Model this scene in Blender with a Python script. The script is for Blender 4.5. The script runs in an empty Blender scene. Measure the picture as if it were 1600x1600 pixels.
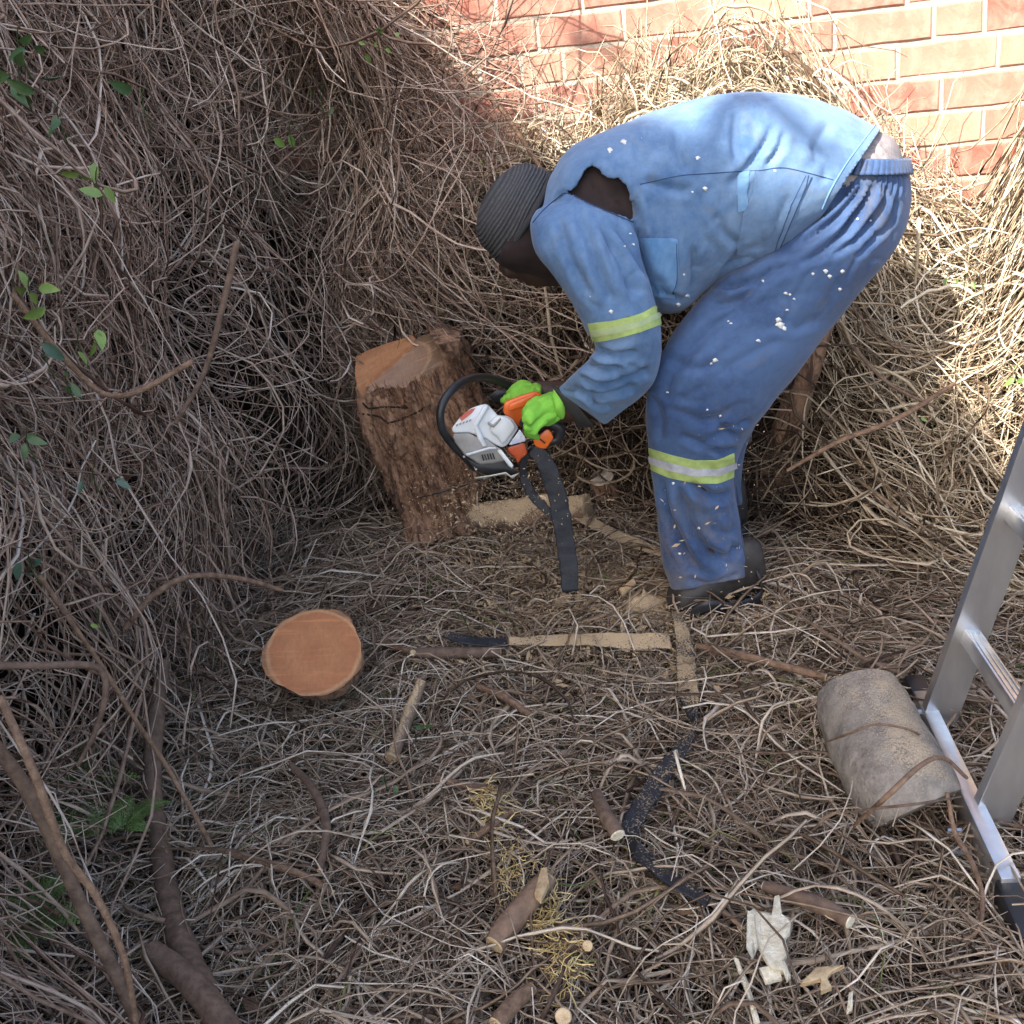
import bpy, bmesh, math, random
import numpy as np
from mathutils import Vector, Matrix
from mathutils.bvhtree import BVHTree
random.seed(7); rng = np.random.default_rng(11)
SC = bpy.context.scene; COL = SC.collection

# ------------------------------------------------------------------ camera
FPX = 1650.0; TH = math.radians(24.5); RO = math.radians(7.6); CH = 1.32
Fv = np.array([0, math.cos(TH), -math.sin(TH)]); Uv = np.array([0, math.sin(TH), math.cos(TH)]); Xv = np.array([1., 0, 0])
RIGHT = Xv*math.cos(RO) - Uv*math.sin(RO); UP = Xv*math.sin(RO) + Uv*math.cos(RO)
CAM = np.array([0, 0, CH])
cd = bpy.data.cameras.new('camera'); cam = bpy.data.objects.new('camera', cd); COL.objects.link(cam)
cd.sensor_width = 36; cd.lens = 36*FPX/1600; cd.clip_start = .02; cd.clip_end = 300
M = Matrix([[RIGHT[0], UP[0], -Fv[0], CAM[0]], [RIGHT[1], UP[1], -Fv[1], CAM[1]], [RIGHT[2], UP[2], -Fv[2], CAM[2]], [0, 0, 0, 1]])
cam.matrix_world = M; SC.camera = cam

# ------------------------------------------------------------------ light
SUN = np.array([-.45, -.60, .66]); SUN /= np.linalg.norm(SUN)       # direction towards the sun
w = bpy.data.worlds.new('World'); SC.world = w; w.use_nodes = True
nt = w.node_tree; sky = nt.nodes.new('ShaderNodeTexSky'); sky.sky_type = 'NISHITA'; sky.sun_disc = False; sky.dust_density = 2.5; sky.ozone_density = .6; sky.air_density = .9
sky.sun_elevation = math.asin(SUN[2]); sky.sun_rotation = math.atan2(SUN[0], SUN[1])
bg = nt.nodes['Background']; bg.inputs['Strength'].default_value = .15
nt.links.new(sky.outputs[0], bg.inputs[0])
sl = bpy.data.lights.new('sun', 'SUN'); sl.energy = 4.0; sl.angle = math.radians(.55); sl.color = (1, .95, .86)
so = bpy.data.objects.new('sun', sl); COL.objects.link(so)
so.rotation_euler = Vector(tuple(SUN)).to_track_quat('Z', 'Y').to_euler()
SC.view_settings.view_transform = 'Standard'; SC.view_settings.look = 'None'
SC.view_settings.exposure = 1.74; SC.view_settings.gamma = 1; SC.view_settings.use_curve_mapping = False
SC.cycles.max_bounces = 6; SC.cycles.diffuse_bounces = 3; SC.cycles.glossy_bounces = 2; SC.cycles.transmission_bounces = 2

# ------------------------------------------------------------------ geometry helpers
def ray(px, py):
    return Fv*FPX + RIGHT*(px-800) - UP*(py-800)
def P(px, py, Y):
    d = ray(px, py); return CAM + d*(Y/d[1])
CONF = [False]
def G(px, py, z=0.0):
    """point on (or z above) the ground seen at a pixel"""
    d = ray(px, py); q = CAM + d*((z-CH)/d[2])
    if CONF[0]:
        zz = z+(.014 if z > .012 else 0); e = np.linspace(.3, 1.08, 260)[:, None]*(q-CAM); w_ = CAM+e; bel = w_[:, 2] < terrain(w_[:, 0], w_[:, 1])+zz
        if bel.any():
            i = max(int(np.argmax(bel)), 1); g0 = w_[i-1, 2]-terrain(*w_[i-1, :2])-zz; g1 = w_[i, 2]-terrain(*w_[i, :2])-zz; t = g0/(g0-g1+1e-9); q = w_[i-1]*(1-t)+w_[i]*t
    return q
def to_px(w):
    c = w - CAM; zf = c@Fv
    return np.stack([800+FPX*(c@RIGHT)/zf, 800-FPX*(c@UP)/zf], -1)
def hash3(i, j, k, s=0):
    n = (i*374761393 + j*668265263 + k*1274126177 + s*974711) & 0xffffffff
    n = ((n ^ (n >> 13))*1274126177) & 0xffffffff
    return ((n ^ (n >> 16)) & 0xffff)/65535.0
def noise(p, sc=1.0, s=0):
    p = np.asarray(p)*sc; i = np.floor(p).astype(np.int64); f = p-i; f = f*f*(3-2*f); o = 0
    for a in (0, 1):
        for b in (0, 1):
            for c in (0, 1):
                wgt = (f[..., 0] if a else 1-f[..., 0])*(f[..., 1] if b else 1-f[..., 1])*(f[..., 2] if c else 1-f[..., 2])
                o = o + wgt*hash3(i[..., 0]+a, i[..., 1]+b, i[..., 2]+c, s)
    return o*2-1
def fbm(p, sc=1.0, s=0, o=3):
    return sum(noise(p, sc*2**k, s+k)/2**k for k in range(o))
def crs(pts, n):
    """Catmull-Rom through pts (m,d) -> n samples"""
    pts = np.asarray(pts, float); m = len(pts)
    if m == 2: t = np.linspace(0, 1, n)[:, None]; return pts[0]*(1-t)+pts[1]*t
    q = np.vstack([2*pts[0]-pts[1], pts, 2*pts[-1]-pts[-2]])
    t = np.linspace(0, m-1-1e-9, n); i = t.astype(int); f = (t-i)[:, None]
    a, b, c, d = q[i], q[i+1], q[i+2], q[i+3]
    return .5*((2*b)+(c-a)*f+(2*a-5*b+4*c-d)*f*f+(3*b-a-3*c+d)*f**3)
def link(o, parent=None):
    COL.objects.link(o)
    if parent is not None: o.parent = parent
    return o
ORG = {}
def thing(name, label, cat, loc=(0, 0, 0), group=None):
    o = bpy.data.objects.new(name, None); COL.objects.link(o); o.location = tuple(loc); o.empty_display_size = .05
    o['label'] = label; o['category'] = cat
    if group: o['group'] = group
    ORG[o.name] = np.array(loc, float); return o
def tag(o, label=None, cat=None, group=None, kind=None):
    for k, v in (('label', label), ('category', cat), ('group', group), ('kind', kind)):
        if v: o[k] = v
    return o
def mesh_from(name, V, Fc, mat, parent=None, smooth=True, loc=None):
    """V in world space; child meshes are stored relative to their thing's base"""
    V = np.asarray(V, float); off = np.zeros(3)
    if parent is not None: off = ORG[parent.name]
    elif loc is not None: off = np.array(loc, float)
    me = bpy.data.meshes.new(name); me.from_pydata((V-off).tolist(), [], [tuple(int(a) for a in f) for f in Fc])
    me.update()
    if smooth: me.polygons.foreach_set('use_smooth', np.ones(len(me.polygons), bool))
    if mat: me.materials.append(mat)
    o = bpy.data.objects.new(name, me); link(o, parent)
    ORG[o.name] = off
    if parent is None and loc is not None: o.location = tuple(loc)
    return o
def sharp(o, deg=35):
    o.data.polygons.foreach_set('use_smooth', np.ones(len(o.data.polygons), bool)); o.data.set_sharp_from_angle(angle=math.radians(deg)); return o
def bake(o):
    """apply modifiers"""
    dg = bpy.context.evaluated_depsgraph_get(); dg.update()
    me = bpy.data.meshes.new_from_object(o.evaluated_get(dg)); old = o.data; o.modifiers.clear(); o.data = me
    return o
def join_vf(parts):
    V = []; Fc = []; n = 0
    for v, f in parts:
        V.append(np.asarray(v)); Fc += [tuple(a+n for a in q) for q in f]; n += len(v)
    return np.vstack(V), Fc
def loft_vf(C, A, B, n=28, ex=2.0, caps=True):
    """rings: centre C[i], half axes A[i], B[i]"""
    t = np.arange(n)*2*math.pi/n; c, s = np.cos(t), np.sin(t)
    c = np.sign(c)*np.abs(c)**(2/ex); s = np.sign(s)*np.abs(s)**(2/ex)
    V = (C[:, None]+A[:, None]*c[None, :, None]+B[:, None]*s[None, :, None]).reshape(-1, 3); m = len(C); Fc = []
    for i in range(m-1):
        for j in range(n):
            k = (j+1) % n; Fc.append((i*n+j, i*n+k, (i+1)*n+k, (i+1)*n+j))
    if caps:
        Fc.append(tuple(range(n))[::-1]); Fc.append(tuple((m-1)*n+j for j in range(n)))
    return V, Fc
def sil(secs, n=40, ring=28, ex=2.2, caps=True, grow=1.0, rng_=(0, 1)):
    """secs: (Lx,Ly,Rx,Ry,Y,thick). A solid whose outline passes the given edges, thick = half depth in metres"""
    C, A, B = [], [], []
    for (lx, ly, rx, ry, Y, th) in secs:
        a, b = P(lx, ly, Y), P(rx, ry, Y); C.append((a+b)/2); A.append((b-a)/2)
        d = (a+b)/2-CAM; d /= np.linalg.norm(d); B.append(d*th)
    t0, t1 = rng_
    D = crs(np.hstack([C, A, B]), 400)[int(t0*399):int(t1*399)+1]
    D = D[np.linspace(0, len(D)-1, n).astype(int)]
    return loft_vf(D[:, :3], D[:, 3:6]*grow, D[:, 6:]*grow, ring, ex, caps)
def frames(pts):
    T = np.gradient(pts, axis=0); T /= np.linalg.norm(T, axis=1)[:, None]+1e-9
    ref = np.array([0, 0, 1.]) if abs(T[0] @ [0, 0, 1]) < .9 else np.array([1., 0, 0])
    N = [];n = np.cross(T[0], ref); n /= np.linalg.norm(n)
    for t in T:
        n = n - t*(n@t); n /= np.linalg.norm(n)+1e-9; N.append(n)
    N = np.array(N); return T, N, np.cross(T, N)
def tube_vf(pts, r, sides=8, n=None, caps=True):
    pts = np.asarray(pts, float); m = n or len(pts); r = np.broadcast_to(np.asarray(r, float), (len(pts),)) if np.ndim(r) < 2 else r
    if n: D = crs(np.hstack([pts, np.asarray(r)[:, None]]), n); pts = D[:, :3]; r = D[:, 3]
    T, N, Bn = frames(pts)
    return loft_vf(pts, N*r[:, None], Bn*r[:, None], sides, 2, caps)
def boxframe_vf(c, ax, ay, az):
    """box from centre and half axis vectors"""
    V = [c+sx*ax+sy*ay+sz*az for sz in (-1, 1) for sy in (-1, 1) for sx in (-1, 1)]
    return np.array(V), [(0, 2, 3, 1), (4, 5, 7, 6), (0, 1, 5, 4), (2, 6, 7, 3), (0, 4, 6, 2), (1, 3, 7, 5)]
def bevel(o, wd, seg=2):
    m = o.modifiers.new('b', 'BEVEL'); m.width = wd; m.segments = seg; m.limit_method = 'ANGLE'; m.angle_limit = math.radians(30)
    bake(o); return sharp(o, 40)
def fixn(o):
    bm = bmesh.new(); bm.from_mesh(o.data); bmesh.ops.recalc_face_normals(bm, faces=bm.faces); bm.to_mesh(o.data); bm.free(); return o
def prism(name, poly, Y, depth, mat, parent, bw=.003, org=(0, 0), k=1.0, skew=None):
    """a slab: outline poly (image coords of the side facing us, optional own Y per corner), real thickness 'depth'"""
    pts = []
    for q in poly:
        yy = Y+(q[2] if len(q) > 2 else 0); pts.append(P(org[0]+q[0]*k, org[1]+q[1]*k, yy))
    pts = np.array(pts); c = pts.mean(0); d = c-CAM; d /= np.linalg.norm(d)
    if skew is not None: d = d+np.array(skew)
    back = c+(pts-c)*.97+d*depth; n = len(pts)
    Fc = [tuple(range(n)), tuple(range(n, 2*n))[::-1]]+[(i, n+i, n+(i+1) % n, (i+1) % n) for i in range(n)]
    o = mesh_from(name, np.vstack([pts, back]), Fc, mat, parent, False); fixn(o)
    if bw: bevel(o, bw)
    return o
def remesh(name, vf, mat, parent, vox, smooth_it=3, disp=None):
    V, Fc = vf
    o = mesh_from(name, V, Fc, None, parent)
    fixn(o)
    m = o.modifiers.new('r', 'REMESH'); m.mode = 'VOXEL'; m.voxel_size = vox; m.use_smooth_shade = True
    if smooth_it:
        s = o.modifiers.new('s', 'SMOOTH'); s.iterations = smooth_it; s.factor = .5
    bake(o)
    if disp is not None: displace(o, disp)
    o.data.materials.clear(); o.data.materials.append(mat); return o
def get_v(o):
    n = len(o.data.vertices); a = np.empty(n*3, np.float32); o.data.vertices.foreach_get('co', a)
    b = np.empty(n*3, np.float32); o.data.vertices.foreach_get('normal', b)
    return a.reshape(-1, 3).astype(float)+ORG[o.name], b.reshape(-1, 3).astype(float)
def set_v(o, V):
    o.data.vertices.foreach_set('co', (V-ORG[o.name]).astype(np.float32).ravel()); o.data.update()
def seg_dist(p, poly):
    d = np.full(len(p), 1e9); tt = np.zeros(len(p)); L = len(poly)-1
    for i in range(L):
        a, b = np.array(poly[i], float), np.array(poly[i+1], float); ab = b-a
        t = np.clip(((p-a)@ab)/(ab@ab+1e-9), 0, 1); q = np.linalg.norm(p-(a+t[:, None]*ab), axis=1)
        m = q < d; d[m] = q[m]; tt[m] = ((i+t)/L)[m]
    return d, tt
def displace(o, fn):
    V, N = get_v(o); set_v(o, V+N*fn(V, N)[:, None]); return o
def folds(lines, base=0.0, bs=6, seed=3):
    """cloth folds on the side that faces us: (points, depth in m, width in px)"""
    def fn(V, N):
        d = base*fbm(V, bs, seed, 3) if base else np.zeros(len(V))
        px = to_px(V); vd = V-CAM; vd /= np.linalg.norm(vd, axis=1)[:, None]
        face = np.clip(-(N*vd).sum(1)*2.2, 0, 1)
        for pts, amp, wd in lines:
            pts = crs(np.array(pts, float), 8*len(pts)) if len(pts) > 2 else np.array(pts, float)
            q, t = seg_dist(px, pts); q = q/(wd*.8); fade = np.clip(np.minimum(t, 1-t)*5, .0, 1)
            fade = fade*fade*(3-2*fade)
            d = d+face*fade*amp*2.0*(-np.exp(-np.abs(q)**1.25)+.35*np.exp(-((q-2.0)/1.3)**2))
        return d
    return fn
def cut_open(o, p, n, tol=.012):
    """slice the end off so the cloth ends in an open hem"""
    bm = bmesh.new(); bm.from_mesh(o.data); off = ORG[o.name]; n = np.array(n)/np.linalg.norm(n); p = np.array(p)-off-n*tol
    bmesh.ops.bisect_plane(bm, geom=bm.verts[:]+bm.edges[:]+bm.faces[:], plane_co=Vector(p), plane_no=Vector(n), clear_outer=True)
    bm.to_mesh(o.data); bm.free(); return o
def solidify(o, t):
    m = o.modifiers.new('s', 'SOLIDIFY'); m.thickness = t; m.offset = -1; mats = list(o.data.materials); bake(o)
    o.data.materials.clear(); [o.data.materials.append(q) for q in mats]; return o
def in_poly(p, poly):
    x, y = p[:, 0], p[:, 1]; ins = np.zeros(len(p), bool); n = len(poly)
    for i in range(n):
        x0, y0 = poly[i]; x1, y1 = poly[(i+1) % n]
        if y0 == y1: continue
        c = ((y0 > y) != (y1 > y)) & (x < (x1-x0)*(y-y0)/(y1-y0)+x0); ins ^= c
    return ins
def bvh_of(o):
    V, _ = get_v(o); return BVHTree.FromPolygons([tuple(v) for v in V], [tuple(p.vertices) for p in o.data.polygons])
def hit(bv, px, py, off=0.0):
    d = ray(px, py); d /= np.linalg.norm(d); loc, nn, i, dist = bv.ray_cast(Vector(CAM), Vector(d))
    if loc is None: return None
    nn = np.array(nn); nn = nn if nn@d < 0 else -nn
    return np.array(loc)+nn*off
def patch(name, poly, bv, mat, parent, off=.002, th=.003, step=5, jag=0):
    """a piece of cloth lying on a surface: grid cut to the outline and laid on it"""
    poly = [tuple(p) for p in poly]; xs = [p[0] for p in poly]; ys = [p[1] for p in poly]
    gx = np.arange(min(xs)-step, max(xs)+2*step, step); gy = np.arange(min(ys)-step, max(ys)+2*step, step)
    idx = {}; V = []; Fc = []
    pp = np.array([(x, y) for y in gy for x in gx]); ins = in_poly(pp, poly).reshape(len(gy), len(gx))
    pe = np.array(poly+[poly[0]], float)
    def vid(i, j):
        if (i, j) not in idx:
            p = np.array([gx[i], gy[j]], float)
            if not ins[j, i]:                                       # snap outside corners to the outline
                best = None
                for k in range(len(pe)-1):
                    a, b = pe[k], pe[k+1]; t = np.clip(((p-a)@(b-a))/((b-a)@(b-a)+1e-9), 0, 1); q = a+t*(b-a); dd = np.linalg.norm(p-q)
                    if best is None or dd < best[0]: best = (dd, q)
                p = best[1]
            if jag: p = p+rng.normal(0, jag, 2)*(0 if ins[j, i] else 1)
            h = hit(bv, p[0], p[1], off)
            if h is None: return None
            idx[(i, j)] = len(V); V.append(h)
        return idx[(i, j)]
    for j in range(len(gy)-1):
        for i in range(len(gx)-1):
            c = [ins[j, i], ins[j, i+1], ins[j+1, i+1], ins[j+1, i]]
            if sum(c) >= 1:
                q = [vid(i, j), vid(i+1, j), vid(i+1, j+1), vid(i, j+1)]
                if None not in q and max(np.linalg.norm(V[q[0]]-V[q[2]]), np.linalg.norm(V[q[1]]-V[q[3]])) < step*.0075: Fc.append(q)
    rt = list(range(len(V)))
    def fnd(a):
        while rt[a] != a: rt[a] = rt[rt[a]]; a = rt[a]
        return a
    for q in Fc:
        for a in q[1:]: rt[fnd(a)] = fnd(q[0])
    cnt_ = {}
    for q in Fc: cnt_[fnd(q[0])] = cnt_.get(fnd(q[0]), 0)+1
    big = max(cnt_, key=cnt_.get); Fc = [q for q in Fc if fnd(q[0]) == big]; used = sorted({a for q in Fc for a in q}); mp = {a: i for i, a in enumerate(used)}; V = [V[a] for a in used]; Fc = [[mp[a] for a in q] for q in Fc]
    o = mesh_from(name, V, Fc, mat, parent); fixn(o)
    m = o.modifiers.new('s', 'SOLIDIFY'); m.thickness = th; m.offset = 1; bake(o); return sharp(o, 60)
def seam(name, pts, bv, mat, parent, r=.0012, off=.001, n=None):
    pts = crs(np.array(pts, float), n or 10*len(pts)); Q = [hit(bv, a, b, off) for a, b in pts]; Q = [q for q in Q if q is not None]
    v, f = tube_vf(np.array(Q), r, 5); return mesh_from(name, v, f, mat, parent)

# ------------------------------------------------------------------ materials
def mat(name):
    m = bpy.data.materials.new(name); m.use_nodes = True; nt = m.node_tree; b = nt.nodes['Principled BSDF']; return m, nt, b
def nd(nt, typ, **kw):
    n = nt.nodes.new(typ)
    for k, v in kw.items():
        if k.startswith('i_'): n.inputs[k[2:].replace('_', ' ')].default_value = v
        else: setattr(n, k, v)
    return n
def ramp(nt, src, stops, interp='LINEAR'):
    r = nt.nodes.new('ShaderNodeValToRGB'); r.color_ramp.interpolation = interp; e = r.color_ramp.elements
    while len(e) > 1: e.remove(e[-1])
    e[0].position = stops[0][0]; e[0].color = (*stops[0][1], 1) if len(stops[0][1]) == 3 else stops[0][1]
    for p, c in stops[1:]:
        q = e.new(p); q.color = (*c, 1)
    nt.links.new(src, r.inputs[0]); return r.outputs[0]
def mix(nt, fac, a, b, mode='MIX'):
    m = nt.nodes.new('ShaderNodeMix'); m.data_type = 'RGBA'; m.blend_type = mode
    for v, s in ((fac, 0), (a, 6), (b, 7)):
        if isinstance(v, (int, float)): m.inputs[s].default_value = v
        elif isinstance(v, tuple): m.inputs[s].default_value = (*v, 1)
        else: nt.links.new(v, m.inputs[s])
    return m.outputs[2]
def tex(nt, scale, detail=4, rough=.6, dist=0, vec=None, stretch=None):
    n = nd(nt, 'ShaderNodeTexNoise'); n.inputs['Scale'].default_value = scale; n.inputs['Detail'].default_value = detail
    n.inputs['Roughness'].default_value = rough; n.inputs['Distortion'].default_value = dist
    tc = nd(nt, 'ShaderNodeTexCoord'); v = tc.outputs['Object']
    if stretch:
        mp = nd(nt, 'ShaderNodeMapping'); mp.inputs['Scale'].default_value = stretch; nt.links.new(v, mp.inputs[0]); v = mp.outputs[0]
    nt.links.new(v, n.inputs['Vector']); return n.outputs['Fac']
def bump(nt, b, src, st=.3, dist=.002):
    n = nd(nt, 'ShaderNodeBump'); n.inputs['Strength'].default_value = st; n.inputs['Distance'].default_value = dist
    nt.links.new(src, n.inputs['Height'])
    if b.inputs['Normal'].links: nt.links.new(b.inputs['Normal'].links[0].from_socket, n.inputs['Normal'])
    nt.links.new(n.outputs[0], b.inputs['Normal'])
def math_(nt, op, a, b=None, clamp=False):
    m = nd(nt, 'ShaderNodeMath', operation=op); m.use_clamp = clamp
    for v, i in ((a, 0), (b, 1)):
        if v is None: continue
        if isinstance(v, (int, float)): m.inputs[i].default_value = v
        else: nt.links.new(v, m.inputs[i])
    return m.outputs[0]
def simple(name, c1, c2=None, scale=30, rough=.7, bst=.2, bd=.001, metal=0, spec=.5, detail=5, stretch=None):
    m, nt, b = mat(name); c2 = c2 or tuple(x*.75 for x in c1); t = tex(nt, scale, detail, stretch=stretch)
    nt.links.new(ramp(nt, t, [(.3, c2), (.7, c1)]), b.inputs['Base Color'])
    b.inputs['Roughness'].default_value = rough; b.inputs['Metallic'].default_value = metal; b.inputs['Specular IOR Level'].default_value = spec
    if bst: bump(nt, b, tex(nt, scale*3, 4, stretch=stretch), bst, bd)
    return m
def dusty(m, amount=.5, col=(.52, .38, .22), scale=260, up=True, pos=None):
    """sawdust lying on a material: speckles, denser on faces that look up"""
    nt = m.node_tree; b = nt.nodes['Principled BSDF']; src = b.inputs['Base Color'].links[0].from_socket
    n1 = tex(nt, scale, 3, .7); n2 = tex(nt, 9, 3, .6)
    g = nd(nt, 'ShaderNodeNewGeometry'); s = nd(nt, 'ShaderNodeSeparateXYZ'); nt.links.new(g.outputs['Normal'], s.inputs[0])
    f = math_(nt, 'ADD', math_(nt, 'MULTIPLY', n1, 1.0), math_(nt, 'MULTIPLY', n2, .7))
    if up: f = math_(nt, 'ADD', f, math_(nt, 'MULTIPLY', s.outputs['Z'], .35))
    f = math_(nt, 'SUBTRACT', f, 1.25-amount*.6+(.12 if up else 0)); f = math_(nt, 'MULTIPLY', f, 9, True)
    dc = mix(nt, math_(nt, 'MULTIPLY', tex(nt, 420, 2, .6), .9), tuple(x*1.15 for x in col), tuple(x*.55 for x in col)); nt.links.new(mix(nt, f, src, dc), b.inputs['Base Color']); bump(nt, b, f, .5, .0015); return m

def strand_mat(name, stops):
    m, nt, b = mat(name); a = nd(nt, 'ShaderNodeAttribute', attribute_name='tint')
    n = tex(nt, 55, 3, .6); v = math_(nt, 'ADD', a.outputs['Fac'], math_(nt, 'MULTIPLY', math_(nt, 'SUBTRACT', n, .5), .5))
    nt.links.new(ramp(nt, v, stops), b.inputs['Base Color']); b.inputs['Roughness'].default_value = .75
    b.inputs['Specular IOR Level'].default_value = .3; return m
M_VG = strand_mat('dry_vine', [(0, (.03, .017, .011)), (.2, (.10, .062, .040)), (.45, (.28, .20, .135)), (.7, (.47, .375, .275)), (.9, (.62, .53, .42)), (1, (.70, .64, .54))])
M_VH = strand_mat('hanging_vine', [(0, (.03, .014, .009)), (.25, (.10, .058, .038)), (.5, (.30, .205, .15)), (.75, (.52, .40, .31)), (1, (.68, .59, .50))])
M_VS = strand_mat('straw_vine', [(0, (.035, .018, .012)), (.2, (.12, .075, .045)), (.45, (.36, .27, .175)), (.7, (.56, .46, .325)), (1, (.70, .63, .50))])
M_YEL = strand_mat('yellow_straw', [(0, (.42, .26, .09)), (.5, (.68, .50, .21)), (1, (.78, .64, .34))])
M_GRN = strand_mat('green_stem', [(0, (.03, .05, .015)), (.5, (.09, .12, .03)), (1, (.25, .24, .09))])
M_SOIL = simple('soil', (.04, .028, .02), (.014, .010, .007), 25, .95, .6, .006)
M_DUST = simple('sawdust', (.70, .54, .34), (.46, .32, .18), 300, .95, .9, .003)
M_BARK = simple('red_bark', (.42, .25, .155), (.15, .08, .047), 30, .9, 1.0, .010, stretch=(1, 1, .22))
_nt = M_BARK.node_tree; _b = _nt.nodes['Principled BSDF']; _c = _b.inputs['Base Color'].links[0].from_socket
_k = ramp(_nt, tex(_nt, 34, 4, .7, .8, stretch=(1, 1, .3)), [(.40, (1, 1, 1)), (.50, (0, 0, 0))]); _c = mix(_nt, math_(_nt, 'MULTIPLY', _k, .8), _c, (.035, .016, .01))
_k2 = ramp(_nt, tex(_nt, 60, 3, .7, .4, stretch=(1, 1, .5)), [(.60, (0, 0, 0)), (.72, (1, 1, 1))]); _nt.links.new(mix(_nt, math_(_nt, 'MULTIPLY', _k2, .6), _c, (.46, .30, .19)), _b.inputs['Base Color'])
M_TWIG = simple('twig_bark', (.19, .125, .085), (.075, .045, .030), 60, .85, .7, .002)
M_TWIGR = simple('red_twig_bark', (.27, .17, .105), (.10, .055, .034), 70, .85, .9, .003)
M_BROKEN = simple('broken_wood', (.62, .47, .28), (.40, .27, .14), 80, .85, .8, .003)
M_PALE = simple('pale_splinter', (.86, .80, .64), (.60, .50, .33), 90, .85, 1.0, .004, stretch=(1, 1, 3))
M_BLK = simple('black_plastic', (.02, .022, .026), (.012, .012, .014), 40, .45, .15)
M_STRAP = dusty(simple('black_strap', (.018, .020, .027), (.008, .009, .013), 60, .62, .5, .002), .24)
M_STRAPD = dusty(simple('sawdust_strap', (.10, .08, .06), (.05, .04, .035), 60, .7, .5, .002), .62)
M_STRAPM = dusty(simple('half_dusted_strap', (.028, .032, .042), (.012, .014, .02), 60, .6, .5, .002), .45)
M_SKIN = simple('skin', (.05, .026, .017), (.032, .016, .011), 20, .55, .1)
M_ALU = simple('aluminium', (.80, .80, .80), (.60, .60, .61), 18, .33, .3, .0010, metal=.9, stretch=(1, 1, .3))
M_BOLT = simple('steel_bolt', (.6, .6, .6), (.4, .4, .4), 40, .3, 0, metal=1)

def cut_wood(name, c_in, c_mid, c_out, centre, axis, R, ring=90, kerf=None):
    """end grain: rings about the pith, saw marks"""
    m, nt, b = mat(name); tc = nd(nt, 'ShaderNodeTexCoord')
    sub = nd(nt, 'ShaderNodeVectorMath', operation='SUBTRACT'); nt.links.new(tc.outputs['Object'], sub.inputs[0]); sub.inputs[1].default_value = tuple(centre)
    nz = nd(nt, 'ShaderNodeTexNoise'); nz.inputs['Scale'].default_value = 9; nz.inputs['Detail'].default_value = 3; nt.links.new(tc.outputs['Object'], nz.inputs['Vector'])
    ln = nd(nt, 'ShaderNodeVectorMath', operation='LENGTH'); nt.links.new(sub.outputs[0], ln.inputs[0])
    r = math_(nt, 'ADD', math_(nt, 'DIVIDE', ln.outputs['Value'], R), math_(nt, 'MULTIPLY', math_(nt, 'SUBTRACT', nz.outputs['Fac'], .5), .22))
    base = ramp(nt, r, [(0, c_in), (.45, c_mid), (.885, c_in), (.925, c_out), (.955, c_out), (1.0, tuple(x*.4 for x in c_out))])
    s = math_(nt, 'SINE', math_(nt, 'MULTIPLY', r, ring)); base = mix(nt, math_(nt, 'MULTIPLY', math_(nt, 'ADD', s, 1), .045), base, tuple(x*.55 for x in c_mid))
    f = tex(nt, 130, 4, .7, stretch=(1, .12, 1)); base = mix(nt, math_(nt, 'MULTIPLY', math_(nt, 'SUBTRACT', f, .40, ), 2.0, True), base, tuple(x*.6 for x in c_mid))
    pt = tex(nt, 16, 5, .7, .5); base = mix(nt, math_(nt, 'MULTIPLY', math_(nt, 'SUBTRACT', pt, .45), 2.2, True), base, tuple(x*.62 for x in c_mid))
    sm = tex(nt, 40, 3, .6, 0, stretch=(.15, 2.2, 1)); base = mix(nt, math_(nt, 'MULTIPLY', math_(nt, 'SUBTRACT', sm, .52), 2.5, True), base, tuple(min(1, x*1.3) for x in c_mid)); bump(nt, b, sm, .4, .002)
    nt.links.new(base, b.inputs['Base Color']); b.inputs['Roughness'].default_value = .8; bump(nt, b, f, .5, .0015); return m

def fabric(name, c_faded, c_deep, paint=True, dirt=None, weave=900):
    m, nt, b = mat(name)
    t = tex(nt, 5, 5, .65, .4); t2 = tex(nt, 45, 4, .7)
    v = math_(nt, 'ADD', math_(nt, 'MULTIPLY', t, .75), math_(nt, 'MULTIPLY', t2, .25))
    c = ramp(nt, v, [(.38, c_deep), (.58, c_faded)])
    if dirt:
        d = ramp(nt, tex(nt, 6.5, 5, .7, 1.0), [(.56, (0, 0, 0)), (.72, (1, 1, 1))]); c = mix(nt, math_(nt, 'MULTIPLY', d, .55), c, dirt)
    if paint:
        for sc, th in ((38, .80), (95, .815)):
            d = ramp(nt, tex(nt, sc, 2, .45, .5), [(th, (0, 0, 0)), (th+.012, (1, 1, 1))]); c = mix(nt, d, c, (.72, .72, .70))
    tc = nd(nt, 'ShaderNodeTexCoord')
    nt.links.new(c, b.inputs['Base Color']); b.inputs['Roughness'].default_value = .9; b.inputs['Specular IOR Level'].default_value = .2
    b.inputs['Sheen Weight'].default_value = .15
    wv = tex(nt, weave, 2, .5); bump(nt, b, wv, .3, .0007); bump(nt, b, tex(nt, 38, 5, .6), .4, .004)
    return m
M_JKT = fabric('faded_blue_cloth', (.145, .236, .38), (.062, .128, .255), dirt=(.17, .19, .21))
M_TRS = dusty(fabric('blue_cloth', (.066, .118, .235), (.030, .058, .140), dirt=(.13, .125, .12)), .10, up=False, scale=200)
M_POCKET = fabric('pocket_cloth', (.17, .31, .50), (.08, .19, .37), paint=False)
M_THREAD = simple('navy_thread', (.025, .06, .16), None, 90, .9, 0)
M_SHIRT = simple('undershirt', (.33, .30, .30), (.2, .17, .17), 90, .95, .5, .001, stretch=(1, 6, 1))
M_DARKSHIRT = simple('dark_undershirt', (.03, .018, .018), (.015, .009, .009), 30, .95, .5, .002)
M_LIME = simple('lime_band', (.43, .55, .17), (.27, .35, .12), 45, .75, .4)
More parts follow.
